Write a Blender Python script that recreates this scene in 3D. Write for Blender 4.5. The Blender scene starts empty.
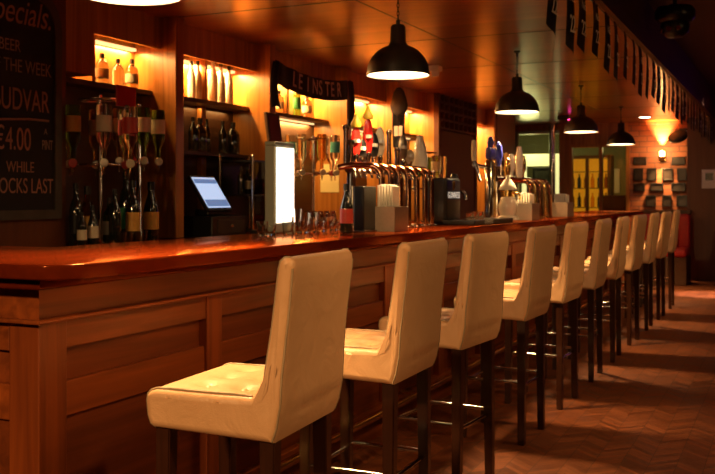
import bpy, bmesh, math, random
from mathutils import Vector, Matrix
random.seed(7)
R = math.radians
SC = bpy.context.scene
COL = SC.collection

# ------------------------------------------------------------------ camera
# x runs away from the bar front (room side positive), y runs along the bar, z is up
F, CX, VX, HY, CAMZ = 930.0, 357.5, 790.0, 197.0, 1.25
TH = math.atan((VX - CX) / F)
CT, ST = math.cos(TH), math.sin(TH)
cam_d = bpy.data.cameras.new('camera')
cam = bpy.data.objects.new('camera', cam_d); COL.objects.link(cam)
cam.location = (0, 0, CAMZ); cam.rotation_euler = (R(90), 0, TH)
cam_d.sensor_width = 36; cam_d.lens = F / 715 * 36
cam_d.shift_y = -(237 - HY) / 715
cam_d.clip_start = .05
cam_d.dof.use_dof = True; cam_d.dof.focus_distance = 3.2; cam_d.dof.aperture_fstop = 6.5
SC.camera = cam

def U(px, v):
    """distance along the bar at which a line at sideways offset v is seen in column px (survey helper)"""
    k = (px - CX) / F
    # k = (v*CT + u*ST)/(u*CT - v*ST)
    return v * (CT + k * ST) / (k * CT - ST)
def DEP(u, v): return u * CT - v * ST
def Z(px, py, v):
    return CAMZ + (HY - py) * DEP(U(px, v), v) / F
def P(px, py, v): return Vector((v, U(px, v), Z(px, py, v)))

# ------------------------------------------------------------------ materials
MATS = {}
def nt(name):
    m = bpy.data.materials.new(name); m.use_nodes = True
    n = m.node_tree.nodes; l = m.node_tree.links
    return m, n, l, n['Principled BSDF']
def setp(b, **kw):
    for k, v in kw.items():
        k = {'rough': 'Roughness', 'metal': 'Metallic', 'coat': 'Coat Weight', 'coat_rough': 'Coat Roughness', 'trans': 'Transmission Weight',
             'ior': 'IOR', 'spec': 'Specular IOR Level', 'em': 'Emission Strength', 'sheen': 'Sheen Weight', 'alpha': 'Alpha'}[k]
        b.inputs[k].default_value = v
def rgb(c): return (c[0], c[1], c[2], 1)
def plain(name, c, var=.12, scale=12, **kw):
    if name in MATS: return MATS[name]
    m, n, l, b = nt(name)
    t = n.new('ShaderNodeTexCoord'); x = n.new('ShaderNodeTexNoise'); x.inputs['Scale'].default_value = scale; x.inputs['Detail'].default_value = 4
    r = n.new('ShaderNodeMix'); r.data_type = 'RGBA'
    r.inputs['A'].default_value = rgb([k * (1 - var) for k in c]); r.inputs['B'].default_value = rgb([min(1, k * (1 + var)) for k in c])
    l.new(t.outputs['Object'], x.inputs['Vector']); l.new(x.outputs['Fac'], r.inputs['Factor']); l.new(r.outputs['Result'], b.inputs['Base Color'])
    setp(b, **kw); MATS[name] = m; return m
def emis(name, c, s):
    m, n, l, b = nt(name)
    b.inputs['Base Color'].default_value = rgb(c); b.inputs['Emission Color'].default_value = rgb(c); b.inputs['Emission Strength'].default_value = s
    MATS[name] = m; return m
def wood(name, c1, c2, axis, rough=.4, coat=0., fine=28, coat_rough=.1, plank=None, bump=.02):
    """streaky grain running along axis (0,1,2); plank=(axis, width) tints separate boards"""
    m, n, l, b = nt(name)
    t = n.new('ShaderNodeTexCoord'); mp = n.new('ShaderNodeMapping')
    s = [fine] * 3; s[axis] = fine * .045; mp.inputs['Scale'].default_value = s
    l.new(t.outputs['Object'], mp.inputs['Vector'])
    x = n.new('ShaderNodeTexNoise'); x.inputs['Scale'].default_value = 1; x.inputs['Detail'].default_value = 6; x.inputs['Distortion'].default_value = .6
    l.new(mp.outputs['Vector'], x.inputs['Vector'])
    y = n.new('ShaderNodeTexNoise'); y.inputs['Scale'].default_value = .12; y.inputs['Detail'].default_value = 2
    l.new(mp.outputs['Vector'], y.inputs['Vector'])
    a = n.new('ShaderNodeMath'); a.operation = 'ADD'; l.new(x.outputs['Fac'], a.inputs[0]); l.new(y.outputs['Fac'], a.inputs[1])
    mr = n.new('ShaderNodeMapRange'); mr.inputs['From Min'].default_value = .7; mr.inputs['From Max'].default_value = 1.3
    l.new(a.outputs[0], mr.inputs['Value'])
    r = n.new('ShaderNodeMix'); r.data_type = 'RGBA'; r.inputs['A'].default_value = rgb(c1); r.inputs['B'].default_value = rgb(c2)
    l.new(mr.outputs['Result'], r.inputs['Factor'])
    out = r.outputs['Result']
    if plank:
        sp = n.new('ShaderNodeSeparateXYZ'); l.new(t.outputs['Object'], sp.inputs[0])
        d = n.new('ShaderNodeMath'); d.operation = 'DIVIDE'; l.new(sp.outputs[plank[0]], d.inputs[0]); d.inputs[1].default_value = plank[1]
        f = n.new('ShaderNodeMath'); f.operation = 'FLOOR'; l.new(d.outputs[0], f.inputs[0])
        w = n.new('ShaderNodeTexWhiteNoise'); w.noise_dimensions = '1D'; l.new(f.outputs[0], w.inputs['W'])
        q = n.new('ShaderNodeMapRange'); q.inputs['To Min'].default_value = .72; q.inputs['To Max'].default_value = 1.12; l.new(w.outputs['Value'], q.inputs['Value'])
        mm = n.new('ShaderNodeMix'); mm.data_type = 'RGBA'; mm.blend_type = 'MULTIPLY'; mm.inputs['Factor'].default_value = 1
        l.new(out, mm.inputs['A']); l.new(q.outputs['Result'], mm.inputs['B']); out = mm.outputs['Result']
    l.new(out, b.inputs['Base Color'])
    if bump:
        bp = n.new('ShaderNodeBump'); bp.inputs['Strength'].default_value = bump * 4; bp.inputs['Distance'].default_value = .004
        l.new(x.outputs['Fac'], bp.inputs['Height']); l.new(bp.outputs['Normal'], b.inputs['Normal'])
    setp(b, rough=rough, coat=coat, coat_rough=coat_rough); MATS[name] = m; return m
def glass(name, c, rough=.03, ior=1.45):
    m, n, l, b = nt(name); b.inputs['Base Color'].default_value = rgb(c); setp(b, trans=1., rough=rough, ior=ior); MATS[name] = m; return m
def pane_glass(name, c, opacity=.25):
    m, n, l, b = nt(name); o = n['Material Output']
    t = n.new('ShaderNodeBsdfTransparent'); t.inputs[0].default_value = rgb(c); g = n.new('ShaderNodeBsdfGlossy'); g.inputs['Roughness'].default_value = .03
    fr = n.new('ShaderNodeFresnel'); fr.inputs['IOR'].default_value = 1.5
    mx = n.new('ShaderNodeMixShader'); l.new(fr.outputs[0], mx.inputs[0]); l.new(t.outputs[0], mx.inputs[1]); l.new(g.outputs[0], mx.inputs[2]); l.new(mx.outputs[0], o.inputs['Surface'])
    MATS[name] = m; return m

M_top = wood('polished mahogany', (.075, .008, .0014), (.125, .015, .0025), 1, rough=.24, coat=.12, fine=22, coat_rough=.1, bump=.008)
def varnish(m, tint, rough):
    n, l = m.node_tree.nodes, m.node_tree.links
    p = n['Principled BSDF']; p.inputs['Specular IOR Level'].default_value = 0.; p.inputs['Coat Weight'].default_value = 0.
    g = n.new('ShaderNodeBsdfGlossy'); g.inputs['Color'].default_value = rgb(tint); g.inputs['Roughness'].default_value = rough
    fr = n.new('ShaderNodeFresnel'); fr.inputs['IOR'].default_value = 1.45; mx = n.new('ShaderNodeMixShader')
    l.new(fr.outputs[0], mx.inputs[0]); l.new(p.outputs[0], mx.inputs[1]); l.new(g.outputs[0], mx.inputs[2]); l.new(mx.outputs[0], n['Material Output'].inputs['Surface'])
varnish(M_top, (.85, .33, .15), .13)
M_front = wood('bar front oak', (.13, .026, .004), (.38, .085, .014), 1, rough=.38, coat=.15, fine=26, coat_rough=.3)
M_frontv = wood('bar stile oak', (.13, .024, .004), (.36, .078, .012), 2, rough=.4, coat=.15, fine=26, coat_rough=.3)
M_recess = wood('bar panel oak', (.09, .017, .003), (.27, .056, .009), 1, rough=.45, fine=24)
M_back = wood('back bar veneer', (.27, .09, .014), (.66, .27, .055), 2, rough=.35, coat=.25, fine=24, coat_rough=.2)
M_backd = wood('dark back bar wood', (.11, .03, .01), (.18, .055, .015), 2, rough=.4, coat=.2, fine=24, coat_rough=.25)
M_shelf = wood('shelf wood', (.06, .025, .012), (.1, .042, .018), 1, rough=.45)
M_ceil = wood('ceiling veneer', (.30, .07, .009), (.50, .135, .017), 0, rough=.28, coat=.4, fine=10, coat_rough=.16, plank=(1, 1.53), bump=.0)
M_dceil = plain('dark painted ceiling', (.07, .028, .018), .2, 3, rough=.6)
M_fascia = wood('fascia wood', (.10, .032, .014), (.16, .055, .022), 1, rough=.5)
M_leg = wood('dark stool wood', (.03, .009, .004), (.062, .018, .007), 2, rough=.3, coat=.3, fine=40)
M_part = wood('partition wood', (.13, .042, .018), (.2, .07, .026), 2, rough=.45, fine=18)
M_chrome = plain('chrome', (.62, .60, .57), .03, 5, rough=.12, metal=1.)
M_steel = plain('brushed steel', (.5, .44, .36), .12, 60, rough=.36, metal=1.)
M_copper = plain('polished copper', (.46, .20, .09), .04, 5, rough=.12, metal=1.)
M_brass = plain('brass', (.85, .6, .22), .05, 5, rough=.2, metal=1.)
M_black = plain('black plastic', (.012, .011, .011), .1, 20, rough=.3)
M_blackm = plain('black enamel', (.022, .02, .017), .15, 8, rough=.42)
M_white = plain('white enamel', (.8, .76, .68), .02, 5, rough=.35)
M_ceramic = plain('cream ceramic', (.92, .87, .77), .03, 5, rough=.15, coat=.6)
M_paper = plain('white paper', (.9, .87, .8), .03, 20, rough=.7)
M_ypaper = plain('yellowed paper', (.85, .7, .33), .05, 10, rough=.7)
M_slate = plain('chalkboard slate', (.011, .0105, .0105), .35, 5, rough=.75)
M_frameold = plain('worn painted frame', (.07, .055, .04), .5, 14, rough=.6)
M_chalk = plain('dusty pink chalk', (.54, .26, .175), .3, 60, rough=.95)
M_chalkw = plain('pale chalk', (.5, .35, .27), .3, 60, rough=.95)
M_navy = plain('navy knit', (.012, .012, .024), .3, 90, rough=.9, sheen=.2)
M_knitw = plain('mauve knit lettering', (.7, .5, .52), .2, 90, rough=.9)
M_red = plain('red enamel', (.6, .02, .015), .08, 12, rough=.25, coat=.5)
M_redcloth = plain('red upholstery', (.55, .035, .03), .15, 18, rough=.55)
M_maroon = plain('maroon panel', (.16, .016, .014), .15, 9, rough=.5)
M_yel = plain('yellow plastic', (.9, .62, .06), .05, 9, rough=.3)
M_blue = plain('blue badge', (.08, .1, .7), .2, 30, rough=.2, coat=.5)
M_green = plain('green label', (.03, .25, .09), .2, 20, rough=.5)
M_gold = plain('amber label', (.72, .36, .06), .2, 40, rough=.5)
M_cream = plain('cream label', (.75, .64, .45), .12, 40, rough=.6)
M_redlab = plain('red label', (.55, .05, .035), .15, 40, rough=.5)
M_pinklab = plain('pink label', (.65, .16, .22), .15, 40, rough=.5)
M_teal = plain('teal label', (.1, .5, .5), .15, 40, rough=.5)
G_clear = glass('clear bottle glass', (.95, .96, .93))
G_green = glass('green bottle glass', (.25, .6, .12))
G_brown = glass('brown bottle glass', (.25, .09, .02))
G_amber = glass('amber spirit', (.8, .42, .1))
G_dark = plain('dark bottle glass', (.012, .014, .01), .2, 10, rough=.08, coat=.6)
G_frost = plain('frosted bottle glass', (.85, .82, .74), .04, 8, rough=.3, trans=.25)
E_lamp = emis('lamp diffuser glow', (1., .72, .40), 9)
E_box = emis('lightbox glow', (1., .86, .66), 3.2)
E_screen = emis('screen glow', (.5, .66, .95), .9)
E_tube = emis('warm light strip', (1., .66, .26), 1.5)
E_letters = emis('self-glowing lettering', (1., .9, .75), .45)
E_led = emis('magenta led', (1., .05, .3), 6)
E_sconce = emis('sconce bulb', (1., .6, .22), 35)
E_yellow = emis('lit cabinet glow', (1., .34, .012), .5)
E_wall = emis('lit cream window glow', (1., .84, .45), 1.2)
M_print0 = plain('dim grey display', (.08, .075, .06), .5, 5, rough=.2)

# leather: cream with soft creases
def leather():
    m, n, l, b = nt('cream leather'); t = n.new('ShaderNodeTexCoord')
    x = n.new('ShaderNodeTexNoise'); x.inputs['Scale'].default_value = 7; x.inputs['Detail'].default_value = 5
    l.new(t.outputs['Object'], x.inputs['Vector'])
    r = n.new('ShaderNodeMix'); r.data_type = 'RGBA'; r.inputs['A'].default_value = rgb((.67, .385, .19)); r.inputs['B'].default_value = rgb((.80, .48, .26))
    l.new(x.outputs['Fac'], r.inputs['Factor']); l.new(r.outputs['Result'], b.inputs['Base Color'])
    w = n.new('ShaderNodeTexNoise'); w.inputs['Scale'].default_value = 9; w.inputs['Detail'].default_value = 6; w.inputs['Distortion'].default_value = 1.2
    l.new(t.outputs['Object'], w.inputs['Vector'])
    v = n.new('ShaderNodeTexVoronoi'); v.inputs['Scale'].default_value = 260; l.new(t.outputs['Object'], v.inputs['Vector'])
    a = n.new('ShaderNodeMath'); a.operation = 'MULTIPLY_ADD'; l.new(v.outputs['Distance'], a.inputs[0]); a.inputs[1].default_value = .05; l.new(w.outputs['Fac'], a.inputs[2])
    bp = n.new('ShaderNodeBump'); bp.inputs['Strength'].default_value = .5; bp.inputs['Distance'].default_value = .012
    l.new(a.outputs[0], bp.inputs['Height']); l.new(bp.outputs['Normal'], b.inputs['Normal'])
    setp(b, rough=.42, coat=.12, coat_rough=.3); return m
M_leather = leather()
M_piping = plain('leather piping', (.42, .30, .18), .1, 30, rough=.5)

def parquet():
    m, n, l, b = nt('parquet floor'); t = n.new('ShaderNodeTexCoord'); sp = n.new('ShaderNodeSeparateXYZ'); l.new(t.outputs['Object'], sp.inputs[0])
    def M(op, a, c=None, d=None):
        q = n.new('ShaderNodeMath'); q.operation = op
        for i, s in enumerate((a, c, d)):
            if s is None: continue
            if isinstance(s, (int, float)): q.inputs[i].default_value = s
            else: l.new(s, q.inputs[i])
        return q.outputs[0]
    X, Y = sp.outputs[0], sp.outputs[1]
    W, H = .12, .042
    zig = M('PINGPONG', X, W)
    col = M('FLOOR', M('DIVIDE', X, W))
    yy = M('DIVIDE', M('ADD', Y, zig), H)
    row = M('FLOOR', yy); fr = M('FRACT', yy)
    cb = n.new('ShaderNodeCombineXYZ'); l.new(col, cb.inputs[0]); l.new(row, cb.inputs[1])
    wn = n.new('ShaderNodeTexWhiteNoise'); wn.noise_dimensions = '2D'; l.new(cb.outputs[0], wn.inputs['Vector'])
    gn = n.new('ShaderNodeTexNoise'); gn.inputs['Scale'].default_value = 30; gn.inputs['Detail'].default_value = 5; l.new(t.outputs['Object'], gn.inputs['Vector'])
    fac = M('MULTIPLY_ADD', gn.outputs['Fac'], .5, M('MULTIPLY', wn.outputs['Value'], .6))
    r = n.new('ShaderNodeMix'); r.data_type = 'RGBA'; r.inputs['A'].default_value = rgb((.06, .014, .004)); r.inputs['B'].default_value = rgb((.26, .075, .022)); l.new(fac, r.inputs['Factor'])
    gap = M('MAXIMUM', M('LESS_THAN', fr, .05), M('LESS_THAN', M('FRACT', M('DIVIDE', X, W)), .02))
    r2 = n.new('ShaderNodeMix'); r2.data_type = 'RGBA'; l.new(gap, r2.inputs['Factor']); l.new(r.outputs['Result'], r2.inputs['A']); r2.inputs['B'].default_value = rgb((.03, .01, .005))
    l.new(r2.outputs['Result'], b.inputs['Base Color'])
    ro = M('MULTIPLY_ADD', wn.outputs['Value'], .15, .45); l.new(ro, b.inputs['Roughness'])
    bp = n.new('ShaderNodeBump'); bp.inputs['Strength'].default_value = .12; bp.inputs['Distance'].default_value = .003
    l.new(M('ADD', M('MULTIPLY', wn.outputs['Value'], .5), M('MULTIPLY', gn.outputs['Fac'], .6)), bp.inputs['Height']); l.new(bp.outputs['Normal'], b.inputs['Normal'])
    setp(b, spec=.35)
    return m
M_floor = parquet()
def brick():
    m, n, l, b = nt('painted brick'); t = n.new('ShaderNodeTexCoord'); mp = n.new('ShaderNodeMapping'); mp.inputs['Rotation'].default_value = (R(90), 0, 0)
    l.new(t.outputs['Object'], mp.inputs['Vector'])
    k = n.new('ShaderNodeTexBrick'); k.inputs['Scale'].default_value = 1; k.inputs['Brick Width'].default_value = .24; k.inputs['Row Height'].default_value = .085; k.inputs['Mortar Size'].default_value = .008
    k.inputs['Color1'].default_value = rgb((.42, .15, .065)); k.inputs['Color2'].default_value = rgb((.32, .11, .05)); k.inputs['Mortar'].default_value = rgb((.18, .08, .06))
    l.new(mp.outputs['Vector'], k.inputs['Vector']); l.new(k.outputs['Color'], b.inputs['Base Color'])
    bp = n.new('ShaderNodeBump'); bp.inputs['Strength'].default_value = .6; bp.inputs['Distance'].default_value = .01; bp.invert = True
    l.new(k.outputs['Fac'], bp.inputs['Height']); l.new(bp.outputs['Normal'], b.inputs['Normal']); setp(b, rough=.55); return m
M_brick = brick()

# ------------------------------------------------------------------ mesh helpers
class B:
    """collects shapes for one mesh"""
    def __init__(s): s.bm = bmesh.new()
    def box(s, lo, hi, bev=0., seg=2, mat=None):
        lo = Vector(lo); hi = Vector(hi)
        r = bmesh.ops.create_cube(s.bm, size=1.0)
        d = hi - lo; c = (lo + hi) / 2
        for v in r['verts']: v.co = Vector((v.co.x * d.x, v.co.y * d.y, v.co.z * d.z)) + c
        vs = r['verts']
        if bev:
            es = list({e for v in vs for e in v.link_edges})
            q = bmesh.ops.bevel(s.bm, geom=es, offset=bev, segments=seg, affect='EDGES', profile=.5)
            vs = list({v for f in q['faces'] for v in f.verts} | {v for v in vs if v.is_valid})
        if mat is not None:
            bmesh.ops.transform(s.bm, matrix=mat, verts=vs)
        return s
    def lathe(s, prof, c=(0, 0, 0), n=24, mat=None):
        rings = []
        for (r, z) in prof:
            if r < 1e-6: rings.append([s.bm.verts.new((c[0], c[1], c[2] + z))])
            else: rings.append([s.bm.verts.new((c[0] + r * math.cos(2 * math.pi * i / n), c[1] + r * math.sin(2 * math.pi * i / n), c[2] + z)) for i in range(n)])
        for a, b in zip(rings, rings[1:]):
            for i in range(n):
                j = (i + 1) % n
                if len(a) == 1 and len(b) == 1: continue
                if len(a) == 1: s.bm.faces.new((a[0], b[j], b[i]))
                elif len(b) == 1: s.bm.faces.new((a[i], a[j], b[0]))
                else: s.bm.faces.new((a[i], a[j], b[j], b[i]))
        if mat is not None: bmesh.ops.transform(s.bm, matrix=mat, verts=[v for r in rings for v in r])
        return s
    def tube(s, pts, r, n=10, caps=True):
        pts = [Vector(p) for p in pts]; rr = r if isinstance(r, (list, tuple)) else [r] * len(pts)
        rings = []; up = None
        for i, p in enumerate(pts):
            t = (pts[min(i + 1, len(pts) - 1)] - pts[max(i - 1, 0)]).normalized()
            if up is None: up = Vector((0, 0, 1)) if abs(t.z) < .9 else Vector((1, 0, 0))
            a = t.cross(up)
            if a.length < 1e-5: a = t.cross(Vector((0, 1, 0)))
            a.normalize(); b = a.cross(t).normalized(); up = b
            rings.append([s.bm.verts.new(p + (a * math.cos(2 * math.pi * k / n) + b * math.sin(2 * math.pi * k / n)) * rr[i]) for k in range(n)])
        for a, b in zip(rings, rings[1:]):
            for k in range(n): s.bm.faces.new((a[k], a[(k + 1) % n], b[(k + 1) % n], b[k]))
        if caps:
            s.bm.faces.new(rings[0]); s.bm.faces.new(rings[-1])
        return s
    def grid(s, rows):
        vs = [[s.bm.verts.new(p) for p in r] for r in rows]
        for a, b in zip(vs, vs[1:]):
            for i in range(len(a) - 1): s.bm.faces.new((a[i], a[i + 1], b[i + 1], b[i]))
        return s
    def prism(s, poly, axis, lo, hi):
        """polygon (2D) extruded along axis"""
        def mk(p, h):
            q = [p[0], p[1]]; q.insert(axis, h); return s.bm.verts.new(q)
        a = [mk(p, lo) for p in poly]; b = [mk(p, hi) for p in poly]; n = len(poly)
        s.bm.faces.new(a); s.bm.faces.new(b[::-1])
        for i in range(n): s.bm.faces.new((a[i], a[(i + 1) % n], b[(i + 1) % n], b[i]))
        return s
    def mesh(s, name, mat, smooth=None):
        bmesh.ops.recalc_face_normals(s.bm, faces=s.bm.faces)
        me = bpy.data.meshes.new(name); s.bm.to_mesh(me); s.bm.free()
        me.materials.append(mat)
        if smooth is not None:
            me.polygons.foreach_set('use_smooth', [True] * len(me.polygons))
            if smooth < 180: me.set_sharp_from_angle(angle=R(smooth))
        return me
    def obj(s, name, mat, parent=None, smooth=None, loc=None):
        o = bpy.data.objects.new(name, s.mesh(name, mat, smooth)); COL.objects.link(o)
        if parent is not None: o.parent = parent
        if loc is not None: o.location = loc
        return o

def tag(o, label=None, cat=None, group=None, kind=None):
    if label: o['label'] = label
    if cat: o['category'] = cat
    if group: o['group'] = group
    if kind: o['kind'] = kind
    return o
def thing(name, label, cat, loc=(0, 0, 0), rz=0, group=None):
    o = bpy.data.objects.new(name, None); COL.objects.link(o); o.location = loc; o.rotation_euler = (0, 0, rz); o.empty_display_size = .1
    return tag(o, label, cat, group)
def dup(o, parent=None):
    c = o.copy(); COL.objects.link(c)
    if parent is not None: c.parent = parent
    for ch in [k for k in COL.objects if k.parent == o]: dup(ch, c)
    return c
def struct(name, b, mat, label=None, smooth=None):
    o = b.obj(name, mat, None, smooth); o['kind'] = 'structure'
    if label: o['label'] = label
    return o
TM = {}
def text(name, body, size, mat, parent, loc, rot, shear=0., extrude=.001, align='CENTER', spacing=1., squash=1., off=0.):
    c = bpy.data.curves.new(name, 'FONT'); c.body = body; c.size = size; c.shear = shear; c.extrude = extrude; c.align_x = align; c.align_y = 'CENTER'
    c.space_character = spacing; c.offset = off; c.materials.append(mat)
    key = (body, size, mat.name, shear, extrude, align, spacing, off)
    if key not in TM:
        tmp = bpy.data.objects.new('tmp', c); COL.objects.link(tmp); bpy.context.view_layer.update()
        TM[key] = bpy.data.meshes.new_from_object(tmp.evaluated_get(bpy.context.evaluated_depsgraph_get())); TM[key].name = name
        bpy.data.objects.remove(tmp)
    o = bpy.data.objects.new(name, TM[key]); COL.objects.link(o); o.location = loc; o.rotation_euler = rot; o.scale = (squash, 1, 1)
    if parent is not None: o.parent = parent
    return o
TX = (R(90), 0, R(90))    # text read by someone looking towards -x
TY = (R(90), 0, 0)        # text read by someone looking towards +y

def spot(name, loc, target, e, col, size, blend=.6, rad=.06):
    d = bpy.data.lights.new(name, 'SPOT'); d.energy = e; d.color = col; d.spot_size = R(size); d.spot_blend = blend; d.shadow_soft_size = rad
    o = bpy.data.objects.new(name, d); COL.objects.link(o); o.location = loc
    o.rotation_euler = (Vector(target) - Vector(loc)).to_track_quat('-Z', 'Y').to_euler(); return o
def point(name, loc, e, col, rad=.08):
    d = bpy.data.lights.new(name, 'POINT'); d.energy = e; d.color = col; d.shadow_soft_size = rad
    o = bpy.data.objects.new(name, d); COL.objects.link(o); o.location = loc; return o

# ------------------------------------------------------------------ room
CEIL, HIGH, VB, VF, SOF, UF = 2.44, 2.78, -4.02, -3.66, -1.05, 15.2
struct('floor', B().box((-5.2, -2.5, -.08), (4.2, 18.6, 0)), M_floor, 'reddish brown herringbone parquet floor')
ce = B()
ce.box((-5.2, -2.5, CEIL), (SOF, UF, CEIL + .1))
struct('ceiling', ce, M_ceil, 'lowered glossy wood panelled ceiling above the bar')
se = B()
for k in range(-4, 7): se.box((-4.0, 5.08 + 1.53 * k - .009, CEIL - .002), (SOF, 5.08 + 1.53 * k + .009, CEIL + .02))
for v in (-2.38,): se.box((v - .006, -2.5, CEIL - .002), (v + .006, UF, CEIL + .02))
struct('trim_1', se, M_black, 'dark joints between the ceiling panels')
struct('trim_2', B().box((SOF, -2.5, CEIL - .03), (SOF + .04, UF, HIGH + .02)), M_fascia, 'dark fascia along the edge of the lowered ceiling')
struct('ceiling_upper', B().box((SOF, -2.5, HIGH), (4.2, UF, HIGH + .1)), M_dceil, 'dark upper ceiling over the room')
struct('wall_right', B().box((4.2, -2.5, 0), (4.3, UF, HIGH + .1)), M_part)
struct('wall_near', B().box((-5.2, -2.6, 0), (4.2, -2.5, HIGH + .1)), M_part)
wb = B().box((VB - .1, -2.5, 0), (VB, 13.36, CEIL))
struct('wall_back', wb, M_backd, 'dark wood wall behind the bar')
struct('wall_left', B().box((VB, -2.5, 0), (VF, U(66, VF), CEIL)), M_backd, 'dark wood wall panel carrying the chalkboard')
# far wall: brick pier, glazed screen, window, wood partition
xb0, xb1 = -2.33, -1.36
struct('wall_far', B().box((xb0, UF, 0), (xb1, UF + .2, CEIL)), M_brick, 'brick wall hung with small framed pictures')
struct('wall_partition', B().box((-1.40, 14.75, 0), (4.2, 14.85, HIGH)), M_part, 'dark wood partition at the far right')
def FV(px):
    k = (px - CX) / F
    return UF * (k * CT - ST) / (CT + k * ST)
struct('wall_far_lintel', B().box((FV(566), UF, 2.1), (xb0, UF + .15, CEIL)).box((-5.2, UF, 2.34), (FV(566), UF + .15, CEIL)), M_back)
struct('wall_far_room', B().box((-6, 18.5, 0), (0, 18.6, 2.6)), plain('olive painted wall', (.24, .23, .1), .1, 2, rough=.6))
struct('ceiling_far_room', B().box((-6, UF, 2.5), (0, 18.6, 2.56)), plain('pale ceiling paint', (.45, .42, .22), .1, 2, rough=.4))
struct('wall_far_side', B().box((-5.3, 13.3, 0), (-5.2, 18.6, 2.6)), plain('olive painted wall', (.24, .23, .1), .1, 2, rough=.6))

def window(n, v0, v1, z0, z1, posts, label, mat):
    f = B(); t = .05
    f.box((v0, UF - .04, z0), (v1, UF + .06, z0 + t)).box((v0, UF - .04, z1 - t), (v1, UF + .06, z1))
    for v in posts: f.box((v - .025, UF - .045, z0), (v + .025, UF + .065, z1))
    o = struct('window_%d' % n, f, mat, label)
    g = B().box((v0, UF + .005, z0), (v1, UF + .013, z1)).obj('pane', pane_glass('window glass', (.88, .92, .8)), o)
    return o
def FV(px): 
    # sideways offset of column px on the far wall plane
    k = (px - CX) / F
    return UF * (k * CT - ST) / (CT + k * ST)
window(1, -4.6, FV(562), .0, 2.34, (-4.55, FV(517), FV(553)), 'window wall with slim frame behind the far taps', M_steel)
window(2, FV(571), xb0, .0, 2.1, (FV(571), FV(601), FV(628)), 'glazed wood screen between post and brick wall', M_back)
struct('trim_3', B().box((FV(570), UF - .12, 0), (FV(562), UF + .1, CEIL), .02), M_back, 'wood post between the two glazed screens')
cp = struct('trim_4', B().lathe([(.045, 0), (.045, CEIL)], (FV(557), UF - .35, 0), 20), M_chrome, 'shiny metal column beside the wood post', 40)

# things seen through the glass
t = thing('lit_cabinet', 'glowing yellow bottle cabinet seen through the glazed screen', 'cabinet', (FV(590) - .4, 17.0, 0))
B().box((-.42, 0, 0), (.42, .35, .25)).box((-.42, 0, .25), (-.36, .35, 2.0)).box((.36, 0, .25), (.42, .35, 2.0)).box((-.42, 0, 1.95), (.42, .35, 2.0)).box((-.03, 0, .25), (.03, .04, 1.95)).obj('cabinet_body', M_backd, t)
B().box((-.36, .33, .25), (.36, .35, 1.95)).obj('lit_back', E_yellow, t)
for z in (.7, 1.05, 1.4, 1.7): B().box((-.36, .08, z), (.36, .33, z + .015)).obj('shelf', M_brass, t)
for i in range(6):
    for z in (1.065, 1.415):
        b = B().lathe([(0, 0), (.035, 0), (.035, .16), (.013, .21), (.013, .26), (0, .26)], (FV(590) - .4 - .3 + i * .12, 17.2, z + .002), 10).obj('cabinet_bottle', [G_amber, G_dark, G_brown][i % 3], None, 40)
        tag(b, 'small bottle on a shelf of the glowing yellow cabinet', 'bottle', 'bottles in the glowing cabinet')
t = thing('side_cabinet', 'maroon cabinet seen through the right pane of the glazed screen', 'cabinet', (FV(617) - .2, 15.9, 0))
B().box((-.22, 0, 0), (.22, .4, 1.28), .01).obj('body', M_maroon, t); B().box((-.2, -.012, .05), (-.005, 0, 1.22), .004).obj('door', M_maroon, t); B().box((.005, -.012, .05), (.2, 0, 1.22), .004).obj('door', M_maroon, t)
t = thing('wall_notice', 'pale notice on the olive wall beyond the glazed screen', 'notice', (FV(610) - .55, 18.47, 1.55))
B().box((-.17, 0, -.22), (.17, .02, .25)).obj('sheet', M_paper, t)
# lit window opening in the far room
def GV(px, u):
    k = (px - CX) / F
    return u * (k * CT - ST) / (CT + k * ST)
def GZ(px, py, u): return CAMZ + (HY - py) * DEP(u, GV(px, u)) / F
uw = 16.8
a0, a1, b0, b1 = GV(522, uw), GV(561, uw), GV(533, uw), GV(551, uw)
zt, zi = GZ(540, 154, uw), GZ(540, 166, uw)
struct('window_3', B().box((a0, uw, zi), (a1, uw + .05, zt)).box((a0, uw, .8), (GV(526, uw), uw + .05, zi)).box((GV(553, uw), uw, .8), (a1, uw + .05, zi)), E_wall, 'glowing cream window surround beyond the far taps')
t = thing('wall_screen', 'dark screen inside the glowing cream surround', 'screen', (b0, uw - .04, .95))
B().box((0, 0, 0), (b1 - b0, .09, zi - .98), .01).obj('casing', M_black, t); B().box((.04, -.004, .05), (b1 - b0 - .04, .0, zi - 1.04)).obj('display', M_print0, t)
# wall panel / door near the far end of the back bar
M_door = plain('dark red brown door', (.10, .026, .012), .2, 6, rough=.65)
d = struct('door_1', B().box((VF - .04, U(441, VF), 0), (VF, U(474, VF), 2.02)).box((VF - .06, U(438, VF), 2.02), (VF - .04, U(475, VF), CEIL)), M_door, 'dark reddish door in the back bar wall')
g = B(); u0, u1 = U(438, VF), U(475, VF)
for k in range(9): g.box((VF - .03, u0 + (u1 - u0) * k / 8 - .012, 2.05), (VF + .015, u0 + (u1 - u0) * k / 8 + .012, CEIL))
for z in (2.05, 2.15, 2.25, 2.35): g.box((VF - .03, u0, z - .012), (VF + .015, u1, z + .012))
g.box((VF - .04, u0 - .03, 0), (VF + .02, u0 + .03, CEIL)).box((VF - .04, u1 - .03, 0), (VF + .02, u1 + .03, CEIL))
g.obj('door_lattice', M_door, d)
struct('wall_end_panel', B().box((VB, U(497, VF), 0), (VF, 13.36, CEIL)), plain('dark maroon wall', (.09, .022, .015), .2, 4, rough=.45), 'dark maroon end wall of the back bar')

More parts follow.
